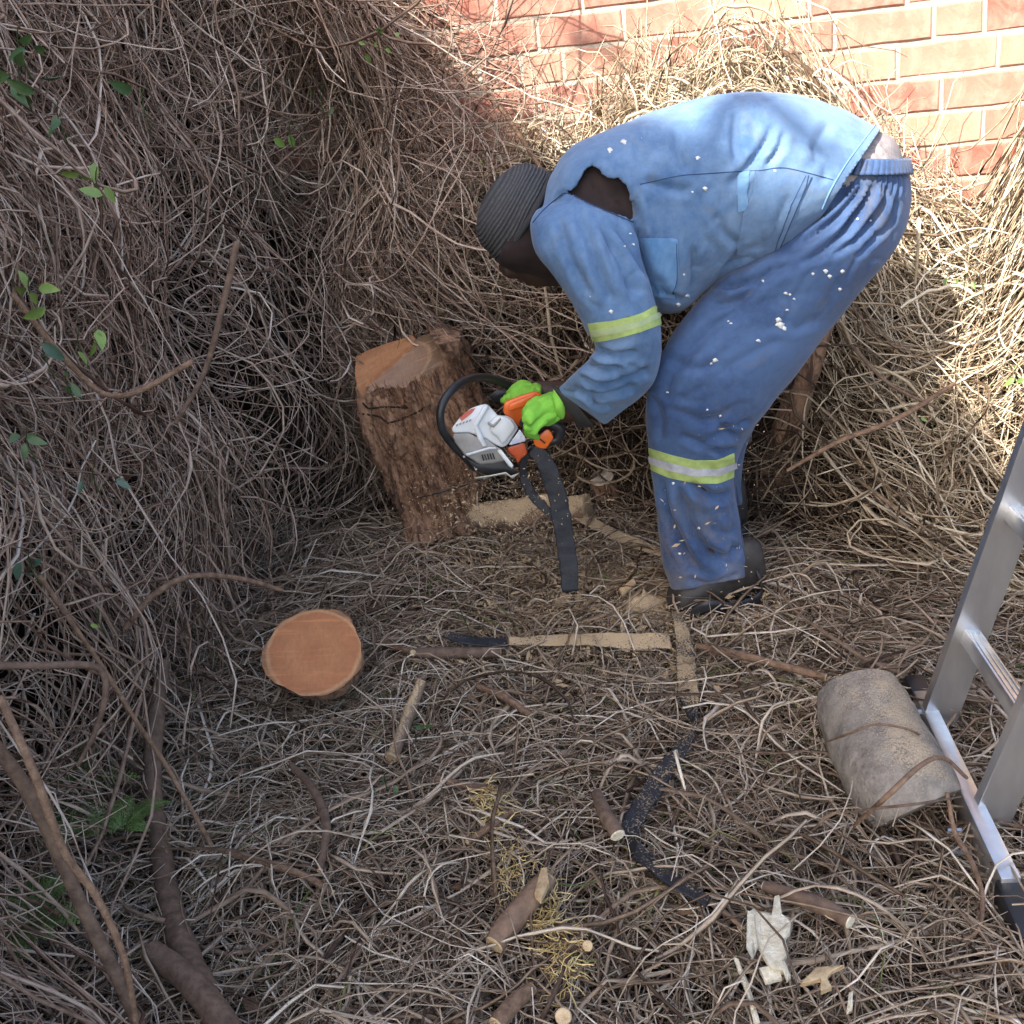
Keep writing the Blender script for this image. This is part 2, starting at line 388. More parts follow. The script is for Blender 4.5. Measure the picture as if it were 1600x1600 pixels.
M_SILVER = simple('silver_tape', (.50, .51, .55), (.30, .31, .35), 55, .45, .3, .001)
M_GLOVE = simple('lime_glove', (.27, .62, .07), (.15, .44, .04), 30, .8, .7, .003)
M_GLOVEK = simple('glove_palm', (.03, .03, .03), None, 60, .8, .3)

def knit(name, c1, c2):
    m, nt, b = mat(name); t = tex(nt, 220, 3, .7); a = nd(nt, 'ShaderNodeAttribute', attribute_name='rib')
    c = ramp(nt, t, [(.3, c2), (.7, c1)]); nt.links.new(mix(nt, a.outputs['Fac'], tuple(x*.85 for x in c2), c), b.inputs['Base Color'])
    b.inputs['Roughness'].default_value = .95; b.inputs['Specular IOR Level'].default_value = .1; bump(nt, b, t, .6, .002); return m
M_KNIT = knit('grey_knit', (.12, .12, .125), (.055, .056, .06))

# ------------------------------------------------------------------ terrain
YAW = math.radians(16.7); WD = 3.03; WN = np.array([math.sin(YAW), math.cos(YAW), 0]); WU = np.array([math.cos(YAW), -math.sin(YAW), 0])
def wall_hit(px, py):
    d = ray(px, py); return CAM+d*((WD-CAM@WN)/(d@WN))
def wall_pt(u, z, out=0.0):
    return WN*(WD-out)+WU*u+np.array([0, 0, z])
crest_px = [(740, 245), (800, 245), (880, 200), (950, 130), (1020, 95), (1150, 85), (1240, 100), (1310, 150), (1380, 225), (1440, 285), (1520, 300), (1600, 190)]
cr = [wall_hit(*p) for p in crest_px]; CU = np.array([p@WU for p in cr]); CZ = np.array([p[2] for p in cr])-np.array([.07, .08, .11, .12, .11, .09, .10, .14, .15, .15, .12, .04])
CU = np.concatenate([[-3], CU, [CU[-1]+.3, CU[-1]+2]]); CZ = np.concatenate([[CZ[0]], CZ, [CZ[-1]+.1, CZ[-1]+.2]])
WUx = np.array([-3, -.5, .0, .35, .6, 1.5]); WUw = np.array([.26, .30, .42, .70, .85, 1.0])
hb = [G(60, 1600), G(140, 1350), G(215, 1120), G(320, 950), G(440, 850), G(555, 785), G(640, 745)]
HB = np.array([(hb[0]+(hb[0]-hb[1])*2.2)[:2]]+[h[:2] for h in hb]+[(-.13, 3.12)])
HBs = crs(HB, 200); dd = np.r_[0, np.cumsum(np.linalg.norm(np.diff(HBs, axis=0), axis=1))]; HL = dd[-1]
TGL = 0
def base_at(u):
    u = np.asarray(u, float); b = np.stack([np.interp(u, dd, HBs[:, 0]), np.interp(u, dd, HBs[:, 1])], -1)
    return b+np.maximum(u-HL, 0)[..., None]*tg[-1]+np.minimum(u, 0)[..., None]*tg[0]
tg = np.gradient(HBs, axis=0); tg /= np.linalg.norm(tg, axis=1)[:, None]; NB = np.stack([tg[:, 1], -tg[:, 0]], -1)     # towards the clearing (+x side)
def nrm_at(u):
    n = np.stack([np.interp(u, dd, NB[:, 0]), np.interp(u, dd, NB[:, 1])], -1); return n/np.linalg.norm(n, axis=-1)[..., None]
def terrain(x, y):
    x = np.asarray(x, float); y = np.asarray(y, float)
    p = np.stack([x, y, 0*x], -1); u = x*WU[0]+y*WU[1]; t = WD-(x*WN[0]+y*WN[1])
    hw = np.interp(u, CU, CZ); wd = np.interp(u, WUx, WUw); s = np.clip(1-t/wd, 0, 1); s = s**1.15
    h = hw*(s*s*(3-2*s)*.35+s*.65)
    return h+.02*fbm(p, 4, 5)+.06*s*fbm(p, 5, 9)
def hollow(u, v):
    q = np.stack([u*1.0, v*.62, 0*u], -1); h = noise(q, 2.7, 41)+.55*noise(q, 6.5, 42)
    near = np.exp(-((u-(HL-.62))/.24)**2-((v-.36)/.34)**2)*1.3+np.exp(-((u-HL*.60)/.26)**2-((v-.75)/.26)**2)*.8
    return h-near
def hedge_pt(u, v, off):
    b = base_at(u); n = nrm_at(u)
    near = np.clip(u/HL, 0, 1)
    back = .05+v*(.34-.31*near**1.5)+.10*np.sin(v*2.2+u*1.3)*(1-near)       # leans back as it rises
    q = np.stack([u*1.0, v*.8, 0*u], -1); bul = (.11*noise(q, 3.2, 21)+.05*noise(q, 8, 22))*(1-.25*near)
    s = off-back+bul; xy = b+n*s[..., None]
    return np.concatenate([xy, v[..., None]], -1)

CONF[0] = True
# ground sheet
xs = np.linspace(-2.6, 2.6, 181); ys = np.linspace(-1.5, 3.6, 178); X, Y = np.meshgrid(xs, ys)
Z = terrain(X, Y)-.03
def grid_faces(nx, ny):
    i = np.arange(ny-1)[:, None]*nx+np.arange(nx-1)[None]; return np.stack([i, i+1, i+1+nx, i+nx], -1).reshape(-1, 4)
ground = mesh_from('ground', np.stack([X, Y, Z], -1).reshape(-1, 3), grid_faces(181, 178), M_SOIL)
tag(ground, kind='structure')
R = 60
outer = mesh_from('terrain', [(-R, -R, -.09), (R, -R, -.09), (R, R, -.09), (-R, R, -.09)], [(0, 1, 2, 3)], M_SOIL, smooth=False); tag(outer, kind='structure')

# ------------------------------------------------------------------ brick wall
def brick_mat():
    m, nt, b = mat('painted_brick'); oi = nd(nt, 'ShaderNodeObjectInfo')
    c = ramp(nt, oi.outputs['Random'], [(0, (.27, .085, .058)), (.3, (.31, .115, .08)), (.55, (.35, .155, .108)), (.8, (.40, .225, .15)), (1, (.27, .095, .072))])
    t = tex(nt, 14, 6, .7, .6); c = mix(nt, ramp(nt, t, [(.42, (0, 0, 0)), (.68, (.75, .75, .75))]), c, (.43, .28, .205))
    t3 = tex(nt, 60, 4, .7); c = mix(nt, ramp(nt, t3, [(.62, (0, 0, 0)), (.75, (.6, .6, .6))]), c, (.25, .12, .08))
    nt.links.new(c, b.inputs['Base Color']); b.inputs['Roughness'].default_value = .9; bump(nt, b, tex(nt, 90, 5, .7), .5, .003); bump(nt, b, t, .3, .004); return m
M_BRICK = brick_mat(); M_MORTAR = simple('mortar', (.46, .40, .33), (.34, .28, .21), 60, .95, .7, .004)
wall = thing('brick_wall', 'sunlit salmon brick wall with pale mortar behind the vine heap', 'wall', wall_pt(0, 0))
v, f = boxframe_vf(wall_pt(0, 1.1, -.0665), WU*2.6, WN*.07, np.array([0, 0, 1.25]))
mesh_from('mortar', v, f, M_MORTAR, wall, False)
bmeshes = {}
def brick_mesh(kind, k):
    if (kind, k) in bmeshes: return bmeshes[(kind, k)]
    L = {'s': .222, 'h': .106, 'q': .052}[kind]; H = .0745; D = .10
    n = 5 if kind == 's' else 3; xs_ = np.linspace(-L/2, L/2, n); V = []
    r = np.random.default_rng(k*7+len(kind)+ord(kind[0]))
    for zz in (-H/2, H/2):
        for x in xs_: V.append((x+r.normal(0, .0012), -.008+r.normal(0, .0008), zz+r.normal(0, .0013)))
    for zz in (-H/2, H/2):
        for x in xs_: V.append((x, D-.008, zz))
    Fc = [(i, i+1, n+i+1, n+i) for i in range(n-1)]+[(i, 2*n+i, 2*n+i+1, i+1) for i in range(n-1)]+[(n+i, n+i+1, 3*n+i+1, 3*n+i) for i in range(n-1)]
    Fc += [(0, n, 3*n, 2*n), (n-1, 3*n-1, 4*n-1, 2*n-1)]
    me = bpy.data.meshes.new('brick'); me.from_pydata(V, [], Fc); me.update(); me.materials.append(M_BRICK)
    bm = bmesh.new(); bm.from_mesh(me); bmesh.ops.recalc_face_normals(bm, faces=bm.faces)
    eds = [e for e in bm.edges if all(vv.co.y < -.005 for vv in e.verts) and len(e.link_faces) == 2 and e.calc_face_angle(0) > .6]
    bmesh.ops.bevel(bm, geom=eds, offset=.0035, segments=1, affect='EDGES'); bm.to_mesh(me); bm.free()
    bmeshes[(kind, k)] = me; return me
z_ref = wall_hit(970, 63.75)[2]; PT = .0845
J = {0: (976, 40), 1: (1382, 50), 2: (1403, 100), 3: (1471, 160), 4: (1536, 205), -1: (777, 20)}
cnt = 0
for k in range(-11, 8):
    zc = z_ref-PT*k+.0745/2+.002
    if zc > 2.15 or zc < .5: continue
    ju = wall_hit(*J[k])@WU if k in J else (.03+.1165*(k % 2)+.02*random.random())
    head = (k in (1, -5))
    pitch = .1165 if head else .2325
    u = ju-pitch*math.ceil((ju+1.35)/pitch)
    while u < 1.35 and cnt < 298:
        kind = 'h' if head else 's'
        if head and random.random() < .35: pitch_, kind = .2325, 's'
        else: pitch_ = pitch
        if k == 1 and u > .25: pitch_, kind = .1165, 'h'
        if not head and k not in J and random.random() < .12: pitch_, kind = .1165, 'h'
        o = bpy.data.objects.new('brick', brick_mesh(kind, random.randrange(5))); link(o, wall)
        p = wall_pt(u+pitch_/2, zc, random.uniform(-.0015, .003))-ORG[wall.name]
        o.location = tuple(p); o.rotation_euler = (random.uniform(-.01, .01), random.uniform(-.008, .008), -YAW+random.uniform(-.01, .01))
        u += pitch_; cnt += 1

# ------------------------------------------------------------------ strands
TRI = 0
def strands(name, Pt, rad, tint, material, sides=3, taper=.5, kind='stuff', parent=None):
    global TRI
    N, K, _ = Pt.shape; T = np.gradient(Pt, axis=1); T /= np.linalg.norm(T, axis=2)[..., None]+1e-9
    ref = np.where(np.abs(T[..., 2:3]) < .8, np.array([0, 0, 1.]), np.array([1., 0, 0])); n1 = np.cross(T, ref); n1 /= np.linalg.norm(n1, axis=2)[..., None]+1e-9; n2 = np.cross(T, n1)
    prof = taper+(1-taper)*np.sin(np.linspace(.12, math.pi-.12, K))**.6; r = rad[:, None]*prof[None]*(1+.16*rng.normal(size=(N, K)))
    a = np.arange(sides)*2*math.pi/sides; V = Pt[:, :, None]+r[..., None, None]*(n1[:, :, None]*np.cos(a)[None, None, :, None]+n2[:, :, None]*np.sin(a)[None, None, :, None])
    off = ORG[parent.name] if parent is not None else 0
    V = V.reshape(-1, 3)-off; b = (np.arange(N)[:, None]*K+np.arange(K-1)[None])*sides; j = np.arange(sides); k = (j+1) % sides
    F_ = np.stack([b[..., None]+j, b[..., None]+k, b[..., None]+sides+k, b[..., None]+sides+j], -1).reshape(-1, 4)
    me = bpy.data.meshes.new(name); me.vertices.add(len(V)); me.vertices.foreach_set('co', V.astype(np.float32).ravel())
    me.loops.add(F_.size); me.loops.foreach_set('vertex_index', F_.astype(np.int32).ravel()); me.polygons.add(len(F_))
    me.polygons.foreach_set('loop_start', (np.arange(len(F_))*4).astype(np.int32)); me.polygons.foreach_set('use_smooth', np.ones(len(F_), bool))
    me.update(calc_edges=True); at = me.attributes.new('tint', 'FLOAT', 'POINT'); at.data.foreach_set('value', np.repeat(tint, K*sides).astype(np.float32))
    me.materials.append(material); o = bpy.data.objects.new(name, me); link(o, parent); ORG[o.name] = off if parent is not None else np.zeros(3)
    if kind: o['kind'] = kind
    TRI += len(F_)*2; return o
def walk(N, K, L, kap, jit, th0):
    """planar random walks: heading drifts with a curvature of its own"""
    ds = L/(K-1); th = th0[:, None]+np.cumsum(np.c_[np.zeros(N), kap[:, None]*ds[:, None]*np.ones((N, K-1))], 1)+np.cumsum(rng.normal(0, jit, (N, K)), 1)
    dx = np.cumsum(np.cos(th)*ds[:, None], 1); dy = np.cumsum(np.sin(th)*ds[:, None], 1); return dx-dx[:, :1], dy-dy[:, :1]
def radii(N, med, sg, mx):
    return np.minimum(med*np.exp(rng.normal(0, sg*1.2, N)), mx*1.15)
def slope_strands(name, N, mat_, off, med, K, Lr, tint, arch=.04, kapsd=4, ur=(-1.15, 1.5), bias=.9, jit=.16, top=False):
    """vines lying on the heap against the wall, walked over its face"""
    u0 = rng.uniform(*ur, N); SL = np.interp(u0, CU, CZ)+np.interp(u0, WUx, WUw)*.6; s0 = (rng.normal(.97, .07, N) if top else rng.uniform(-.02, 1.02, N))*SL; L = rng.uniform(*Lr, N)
    hi = np.clip(s0/SL, 0, 1); lf = np.clip((.35-u0)/.5, 0, 1); kp = rng.random(N) > (1-hi)*(.30+.69*lf); tt_ = np.clip(rng.normal(*tint, N)-(.10+.50*lf)*(1-hi)**.7, 0, 1)  # tint drops towards the foot and left end: shade painted into the strands
    th0 = -math.pi/2+rng.normal(0, bias, N); dx, dy = walk(N, K, L, rng.normal(0, kapsd, N), jit, th0)
    u = u0[:, None]+dx-dx.mean(1)[:, None]; q = (s0[:, None]+dy-dy.mean(1)[:, None])/SL[:, None]; wd = np.interp(u, WUx, WUw); t = wd*(1-q)
    over = np.maximum(q-1, 0)*SL[:, None]; t = np.maximum(t, .015); px = WN[0]*(WD-t)+WU[0]*u; py = WN[1]*(WD-t)+WU[1]*u
    s = np.linspace(0, 1, K)[None]; o = rng.uniform(*off, N)[:, None]+np.abs(rng.normal(0, arch, N))[:, None]*np.sin(s*math.pi*rng.uniform(.6, 2.4, N)[:, None])+rng.normal(0, .07, N)[:, None]*(s-.5)
    hw = np.interp(u, CU, CZ); nn = np.stack([-WN[0]*hw, -WN[1]*hw, wd], -1); nn /= np.linalg.norm(nn, axis=-1)[..., None]
    Pn = np.stack([px, py, terrain(px, py)+over], -1)+nn*o[..., None]
    neg = np.minimum(WD-.012-Pn@WN, 0); Pn += neg[..., None]*WN; Pn[..., 2] = np.maximum(Pn[..., 2], terrain(Pn[..., 0], Pn[..., 1])-.02)
    return strands(name, Pn[kp], radii(N, med, .45, .0045)[kp], tt_[kp], mat_)
def ground_strands(name, N, xr, yr, mat_, zlo, zhi, med=.0013, K=9, Lr=(.10, .5), tint=(.5, .2), accept=None, arch=.05, th=None, kapsd=4):
    x0, y0 = [], []; need = N
    while need > 0:
        x = rng.uniform(*xr, need*3); y = rng.uniform(*yr, need*3); m = accept(x, y) if accept else np.ones(len(x), bool)
        x0.append(x[m][:need]); y0.append(y[m][:need]); need -= min(need, m.sum())
    x0 = np.concatenate(x0); y0 = np.concatenate(y0); L = rng.uniform(*Lr, N)*np.exp(rng.normal(0, .2, N))
    th0 = rng.uniform(0, 2*math.pi, N) if th is None else th(x0, y0)
    dx, dy = walk(N, K, L, rng.normal(0, kapsd, N), .16, th0); px = x0[:, None]+dx-dx.mean(1)[:, None]; py = y0[:, None]+dy-dy.mean(1)[:, None]
    s = np.linspace(0, 1, K)[None]; lay = rng.uniform(zlo, zhi, N)[:, None]; ar = np.abs(rng.normal(0, arch, N))[:, None]*np.sin(s*math.pi*rng.integers(1, 3, N)[:, None]+rng.uniform(0, 1, N)[:, None])
    tilt = rng.normal(0, .04, N)[:, None]*(s-.5)*L[:, None]*2
    z = terrain(px, py)+np.maximum(lay+ar+tilt+rng.normal(0, .002, (N, K)), -.02)
    wlim = WD-.012-(px*WN[0]+py*WN[1]); neg = np.minimum(wlim, 0); px = px+WN[0]*neg; py = py+WN[1]*neg
    return strands(name, np.stack([px, py, z], -1), radii(N, med*.94, .40, .0038), np.clip(rng.normal(*tint, N), 0, .92), mat_)
def not_hedge(x, y):      # inside the clearing
    q = np.stack([x, y], -1); n = len(x); out = np.empty(n, bool)
    for i in range(0, n, 4000):
        d = q[i:i+4000, None]-HBs[None]; j = (d**2).sum(-1).argmin(1); dd_ = np.take_along_axis(d, j[:, None, None], 1)[:, 0]
        out[i:i+4000] = (dd_*NB[j]).sum(1) > -.06
    return out
def flat(x, y):
    u = x*WU[0]+y*WU[1]; t = WD-(x*WN[0]+y*WN[1]); return not_hedge(x, y) & (t > np.interp(u, WUx, WUw)*.8)
def slope(x, y):
    u = x*WU[0]+y*WU[1]; t = WD-(x*WN[0]+y*WN[1]); return (t < np.interp(u, WUx, WUw)*1.05) & (t > 0.01) & (u > -1.05)
def down_th(x, y):        # downhill heading with scatter
    e = .02; gx = terrain(x+e, y)-terrain(x-e, y); gy = terrain(x, y+e)-terrain(x, y-e); return np.arctan2(-gy, -gx)+rng.normal(0, .75, len(x))

def build_vines():
    ground_strands('ground_vine_litter', 9000, (-1.0, 1.35), (.75, 3.0), M_VG, -.015, .03, .0011, K=6, Lr=(.06, .28), tint=(.42, .20), accept=flat, arch=.012)
    ground_strands('fine_vine_litter', 4200, (-1.0, 1.35), (.75, 2.6), M_VG, .01, .05, .0010, K=8, Lr=(.08, .32), tint=(.62, .18), accept=flat, arch=.02, kapsd=6)
    ground_strands('loose_vine_tangle', 6500, (-1.0, 1.35), (.75, 2.9), M_VG, .0, .05, .0016, K=10, Lr=(.14, .50), tint=(.56, .22), accept=flat, arch=.03, kapsd=4.5)
    ground_strands('thick_vine_tangle', 420, (-1.0, 1.35), (.75, 2.8), M_VG, .02, .06, .0031, K=12, Lr=(.25, .7), tint=(.36, .15), accept=flat, arch=.03, kapsd=3)
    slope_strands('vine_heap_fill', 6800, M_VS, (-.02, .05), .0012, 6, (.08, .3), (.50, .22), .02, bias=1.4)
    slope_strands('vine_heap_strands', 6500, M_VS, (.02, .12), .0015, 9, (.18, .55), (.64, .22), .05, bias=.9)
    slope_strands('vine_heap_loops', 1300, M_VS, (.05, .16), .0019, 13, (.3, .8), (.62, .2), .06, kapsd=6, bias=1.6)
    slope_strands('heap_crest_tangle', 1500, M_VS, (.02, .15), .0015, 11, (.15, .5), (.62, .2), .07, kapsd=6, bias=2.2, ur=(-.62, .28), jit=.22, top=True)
    # hanging hedge
    def hang(name, N, K, Lr, med, off, tint, kapsd, lean=.25, jit=.12, vr=(.02, 2.0), ur=None, clump=7, loose=1.0, thin=.12):
        ur = ur or (0, HL+.03); n0 = N//clump; u0 = rng.uniform(*ur, n0); v0 = rng.uniform(*vr, n0); L = rng.uniform(*Lr, n0)
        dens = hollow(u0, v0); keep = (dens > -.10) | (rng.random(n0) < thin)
        th0 = -math.pi/2+lean*rng.normal(.5, 1.0, n0)+.25; kap = rng.normal(0, kapsd, n0); o0 = rng.uniform(*off, n0); tn = rng.normal(tint[0], tint[1]*.7, n0); am = rng.normal(0, .10, n0); ab = np.abs(rng.normal(0, .05, n0)); fq = rng.uniform(.6, 2.2, n0)
        r_ = lambda q: np.repeat(q, clump); N = n0*clump; u0, v0, L, th0, kap, o0, tn, am, ab, fq, keep = map(r_, (u0, v0, L, th0, kap, o0, tn, am, ab, fq, keep))
        u0 = u0+rng.normal(0, .028*loose, N); v0 = (v0+rng.normal(0, .10*loose, N))*np.interp(u0/HL, [0, .72, 1], [1, 1, .74]); L = L*rng.uniform(.6, 1.2, N); th0 = th0+rng.normal(0, .16*loose, N); kap = kap+rng.normal(0, kapsd*.45, N); o0 = o0+rng.normal(0, .02, N); tn = tn+rng.normal(0, tint[1]*.6, N)
        dx, dy = walk(N, K, L, kap, jit, th0); u = u0[:, None]+dx; v = v0[:, None]+dy-dy.mean(1)[:, None]*.5
        s = np.linspace(0, 1, K)[None]; o = np.maximum(o0, 0)[:, None]+ab[:, None]*np.sin(s*math.pi*fq[:, None])+am[:, None]*(s-.5)
        Pn = hedge_pt(u.ravel(), v.ravel(), o.ravel()).reshape(N, K, 3)
        Pn[..., 2] = np.maximum(Pn[..., 2], terrain(Pn[..., 0], Pn[..., 1])+.002)
        q = Pn@WN-(WD-.02); neg = np.minimum(-q, 0)
        Pn += neg[..., None]*WN
        return strands(name, Pn[keep], radii(N, med*.9, .42, .0036)[keep], np.clip(tn, 0, .9)[keep], M_VH)
    hang('hedge_inner_vines', 4500, 9, (.2, .6), .0012, (.0, .10), (.08, .10), 2.2, thin=.22)  # tinted near black, painting the shade of the hedge hollows
    hang('hedge_hanging_vines', 9800, 11, (.35, 1.0), .0015, (.07, .25), (.56, .2), 1.7, lean=.20, jit=.10)
    hang('hedge_wild_vines', 2300, 14, (.4, 1.1), .0020, (.15, .32), (.62, .18), 5.0, lean=.8, jit=.18, clump=2, loose=3)
    hang('hedge_coarse_vines', 300, 16, (.5, 1.3), .0032, (.14, .32), (.44, .14), 2.2, lean=.35, jit=.11, clump=2, loose=3)
    hang('hedge_edge_vines', 1500, 12, (.2, .75), .0014, (.05, .26), (.58, .2), 4.0, lean=.8, jit=.2, clump=4, ur=(HL-.55, HL+.03))
    hang('hedge_edge_wisps', 260, 12, (.3, .8), .0012, (.10, .34), (.6, .2), 5.0, lean=1.2, jit=.22, clump=2, loose=2, ur=(HL-.25, HL+.05))
build_vines()
# near-black sheet behind the hanging vines, standing in for deep shade
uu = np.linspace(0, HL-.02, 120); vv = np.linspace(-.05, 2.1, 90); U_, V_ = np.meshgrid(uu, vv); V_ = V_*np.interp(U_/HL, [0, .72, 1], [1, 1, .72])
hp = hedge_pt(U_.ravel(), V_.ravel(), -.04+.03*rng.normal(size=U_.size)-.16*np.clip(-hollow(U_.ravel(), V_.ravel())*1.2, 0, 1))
M_DARK = simple('hedge_shade_black', (.014, .009, .006), (.006, .004, .003), 60, .95, .9, .01)
hedge = mesh_from('hedge_shade_sheet', hp, grid_faces(120, 90), M_DARK); tag(hedge, kind='stuff', label='near-black sheet standing in for the shade inside the dry vine hedge on the left')

# ------------------------------------------------------------------ unseen tree added behind the viewer, crown cut to the wanted shade edge
tree = thing('added_shade_tree', 'unseen leafy tree added behind the viewer to shade the yard', 'tree', (-4.6, -4.4, 0))
edge = [(.68, 4.8), (.74, 4.3), (.80, 3.85), (.84, 3.4), (.97, 3.12), (1.05, 2.95), (1.11, 2.80), (1.16, 2.71), (1.22, 2.62), (1.26, 2.68), (1.22, 2.46), (1.18, 2.34), (1.27, 2.16), (1.45, 2.02), (1.9, 1.90), (3.2, 1.8), (3.2, -.6), (-2.6, -.6), (-2.6, 4.8)]
ZT = 5.0; shf = SUN/SUN[2]*ZT
def crown():
    pl = [(a+shf[0], b+shf[1]) for a, b in edge]; bm = bmesh.new(); bmesh.ops.create_icosphere(bm, subdivisions=2, radius=1)
    V0 = np.array([v.co[:] for v in bm.verts]); F0 = [[v.index for v in f.verts] for f in bm.faces]; bm.free(); parts = []
    x0, x1 = min(p[0] for p in pl), max(p[0] for p in pl); y0, y1 = min(p[1] for p in pl), max(p[1] for p in pl)
    st = .30
    for gx in np.arange(x0, x1, st):
        for gy in np.arange(y0, y1, st):
            p = np.array([gx+rng.uniform(-.05, .05), gy+rng.uniform(-.05, .05)])
            if not in_poly(p[None], pl)[0]: continue
            r = .27; dmin = seg_dist(p[None], pl+[pl[0]])[0][0]
            if dmin < .1: continue
            r = min(.30, dmin+.04); zc = ZT+rng.uniform(-.25, .25)
            c = np.array([p[0]+SUN[0]/SUN[2]*(zc-ZT), p[1]+SUN[1]/SUN[2]*(zc-ZT), zc]); V = V0*r; V = V*(1+.25*noise(V+c, 7, 3))[:, None]+c; parts.append((V, F0))
    lv = []
    for i in range(9000):
        a, b = pl[rng.integers(len(pl))], None
        k = rng.integers(len(pl)-4); a, b = np.array(pl[k]), np.array(pl[k+1]); p = a+(b-a)*rng.random()+rng.normal(0, .045, 2); 
        zc = ZT+rng.uniform(-.4, .4); c = np.array([p[0]+SUN[0]/SUN[2]*(zc-ZT), p[1]+SUN[1]/SUN[2]*(zc-ZT), zc])
        d1 = rng.normal(size=3); d1 /= np.linalg.norm(d1); d2 = np.cross(d1, rng.normal(size=3)); d2 /= np.linalg.norm(d2); l = rng.uniform(.02, .04)
        lv.append((np.array([c-d1*l, c+d2*l*.4, c+d1*l, c-d2*l*.4]), [(0, 1, 2, 3)]))
    v, f = join_vf(parts+lv); return mesh_from('crown', v, f, simple('shade_blocker_foliage', (.07, .11, .03), (.03, .05, .015), 8, .8, 0), tree)
crown()
v, f = tube_vf([(-4.6, -4.4, -.1), (-4.55, -4.35, 1.5), (-4.5, -4.3, 3.2), (-4.4, -4.2, 4.9)], [.2, .16, .13, .09], 12, 20); mesh_from('trunk', v, f, M_TWIG, tree)
def twig_shadow(pxs, r):
    """an unseen bare limb added to throw a branch shadow on the given points"""
    pts = []
    for (x, y, Yd) in pxs:
        p = P(x, y, Yd); pts.append(p+SUN/SUN[2]*(ZT-p[2]))
    v, f = tube_vf(np.array(pts), r, 6, 14); mesh_from('limb', v, f, M_TWIG, tree)
twig_shadow([(900, 300, 2.0), (960, 222, 2.05), (1040, 222, 1.99), (1130, 262, 1.97), (1180, 262, 1.97)], [.03, .026, .022, .018, .012])
twig_shadow([(1060, 330, 1.97), (1120, 240, 2.0), (1180, 175, 2.1), (1260, 215, 2.0), (1330, 260, 2.0)], [.035, .03, .03, .028, .015])
twig_shadow([(860, 20, 3.0), (940, 60, 3.0), (1000, 120, 3.0)], [.03, .02, .01])

# ------------------------------------------------------------------ person
YP = 2.16
foot = G(1110, 945, .0)
person = thing('person', 'person in faded blue work overalls bending over the leaning stump with a chainsaw', 'person', (foot[0], foot[1], 0))
# torso profile: belly edge, back edge, Y, half width
TOR = [(838, 392, 858, 272, YP, .10), (868, 425, 893, 230, YP, .17), (935, 455, 950, 203, YP, .21), (1008, 485, 1008, 179, YP, .215), (1062, 488, 1068, 161, YP, .21),
       (1102, 452, 1125, 150, YP, .205), (1140, 428, 1180, 146, YP, .20), (1185, 412, 1245, 151, YP, .20), (1232, 388, 1308, 171, YP, .195), (1283, 352, 1370, 196, YP, .19), (1292, 340, 1384, 203, YP, .185)]
def tv(*k, **kw): return sil(*k, **kw)
ARM = [(838, 330, 985, 292, 2.06, .10), (829, 352, 988, 335, 2.02, .10), (836, 395, 998, 385, 1.985, .095), (862, 430, 1010, 425, 1.965, .085), (888, 468, 1020, 460, 1.955, .08), (913, 512, 1030, 498, 1.95, .075),
       (932, 545, 1037, 540, 1.96, .075), (912, 572, 1026, 590, 1.985, .072), (889, 590, 993, 626, 2.02, .066), (876, 602, 962, 652, 2.05, .060), (869, 612, 944, 666, 2.07, .057)]
ARM2 = [(880, 340, 960, 300, 2.36, .08), (890, 400, 980, 370, 2.40, .075), (925, 470, 1015, 450, 2.38, .07), (945, 530, 1022, 530, 2.34, .065), (920, 565, 1000, 590, 2.28, .06), (872, 590, 930, 640, 2.25, .045)]
LEG = [(1306, 250, 1417, 250, YP, .158), (1292, 276, 1421, 272, YP, .165), (1256, 322, 1424, 306, YP, .170), (1205, 372, 1418, 352, YP, .165), (1140, 422, 1390, 402, 2.13, .15), (1090, 472, 1346, 455, 2.11, .125), (1050, 522, 1300, 508, 2.10, .11),
       (1022, 572, 1250, 578, 2.09, .105), (1007, 622, 1205, 640, 2.09, .10), (1010, 682, 1166, 690, 2.10, .09), (1017, 735, 1149, 748, 2.12, .085), (1026, 800, 1156, 806, 2.14, .085), (1036, 862, 1164, 855, 2.155, .085), (1047, 926, 1177, 902, 2.16, .085)]
LEG2 = [(1290, 300, 1395, 300, 2.32, .09), (1200, 420, 1375, 400, 2.36, .10), (1115, 500, 1300, 500, 2.40, .10), (1060, 590, 1225, 590, 2.42, .095), (1048, 670, 1172, 690, 2.44, .085), (1050, 740, 1160, 750, 2.46, .08), (1060, 800, 1164, 790, 2.47, .078)]
def shrink(secs, k, kt):
    o = []
    for a, b, c, d, Y, t in secs:
        mx, my = (a+c)/2, (b+d)/2; o.append((mx+(a-mx)*k, my+(b-my)*k, mx+(c-mx)*k, my+(d-my)*k, Y, t*kt))
    return o
# the body: one continuous surface under the clothes
def ell(c, ax, n=14):
    bm = bmesh.new(); bmesh.ops.create_icosphere(bm, subdivisions=3, radius=1); V = np.array([v.co[:] for v in bm.verts]); F_ = [[v.index for v in f.verts] for f in bm.faces]; bm.free()
    return np.array(c)+V@np.array(ax), F_
HY = 2.17
hc = P(834, 348, HY); hax = (P(772, 305, HY)-P(880, 385, HY)); hax /= np.linalg.norm(hax)         # towards the crown
hface = (P(800, 440, HY)-P(845, 330, HY)); hface -= hax*(hface@hax); hface /= np.linalg.norm(hface); hside = np.cross(hax, hface)
parts = [sil(shrink(TOR, .80, .8), 24, 20), sil(shrink(ARM, .62, .62), 24, 14), sil(shrink(ARM2, .62, .62), 20, 14), sil(shrink(LEG, .66, .72), 26, 16), sil(shrink(LEG2, .62, .7), 22, 16)]
parts.append(ell(hc, [hax*.092, hface*.088, hside*.074]))                                           # skull
parts.append(ell(hc-hax*.055+hface*.045, [hax*.06, hface*.062, hside*.055]))                       # jaw
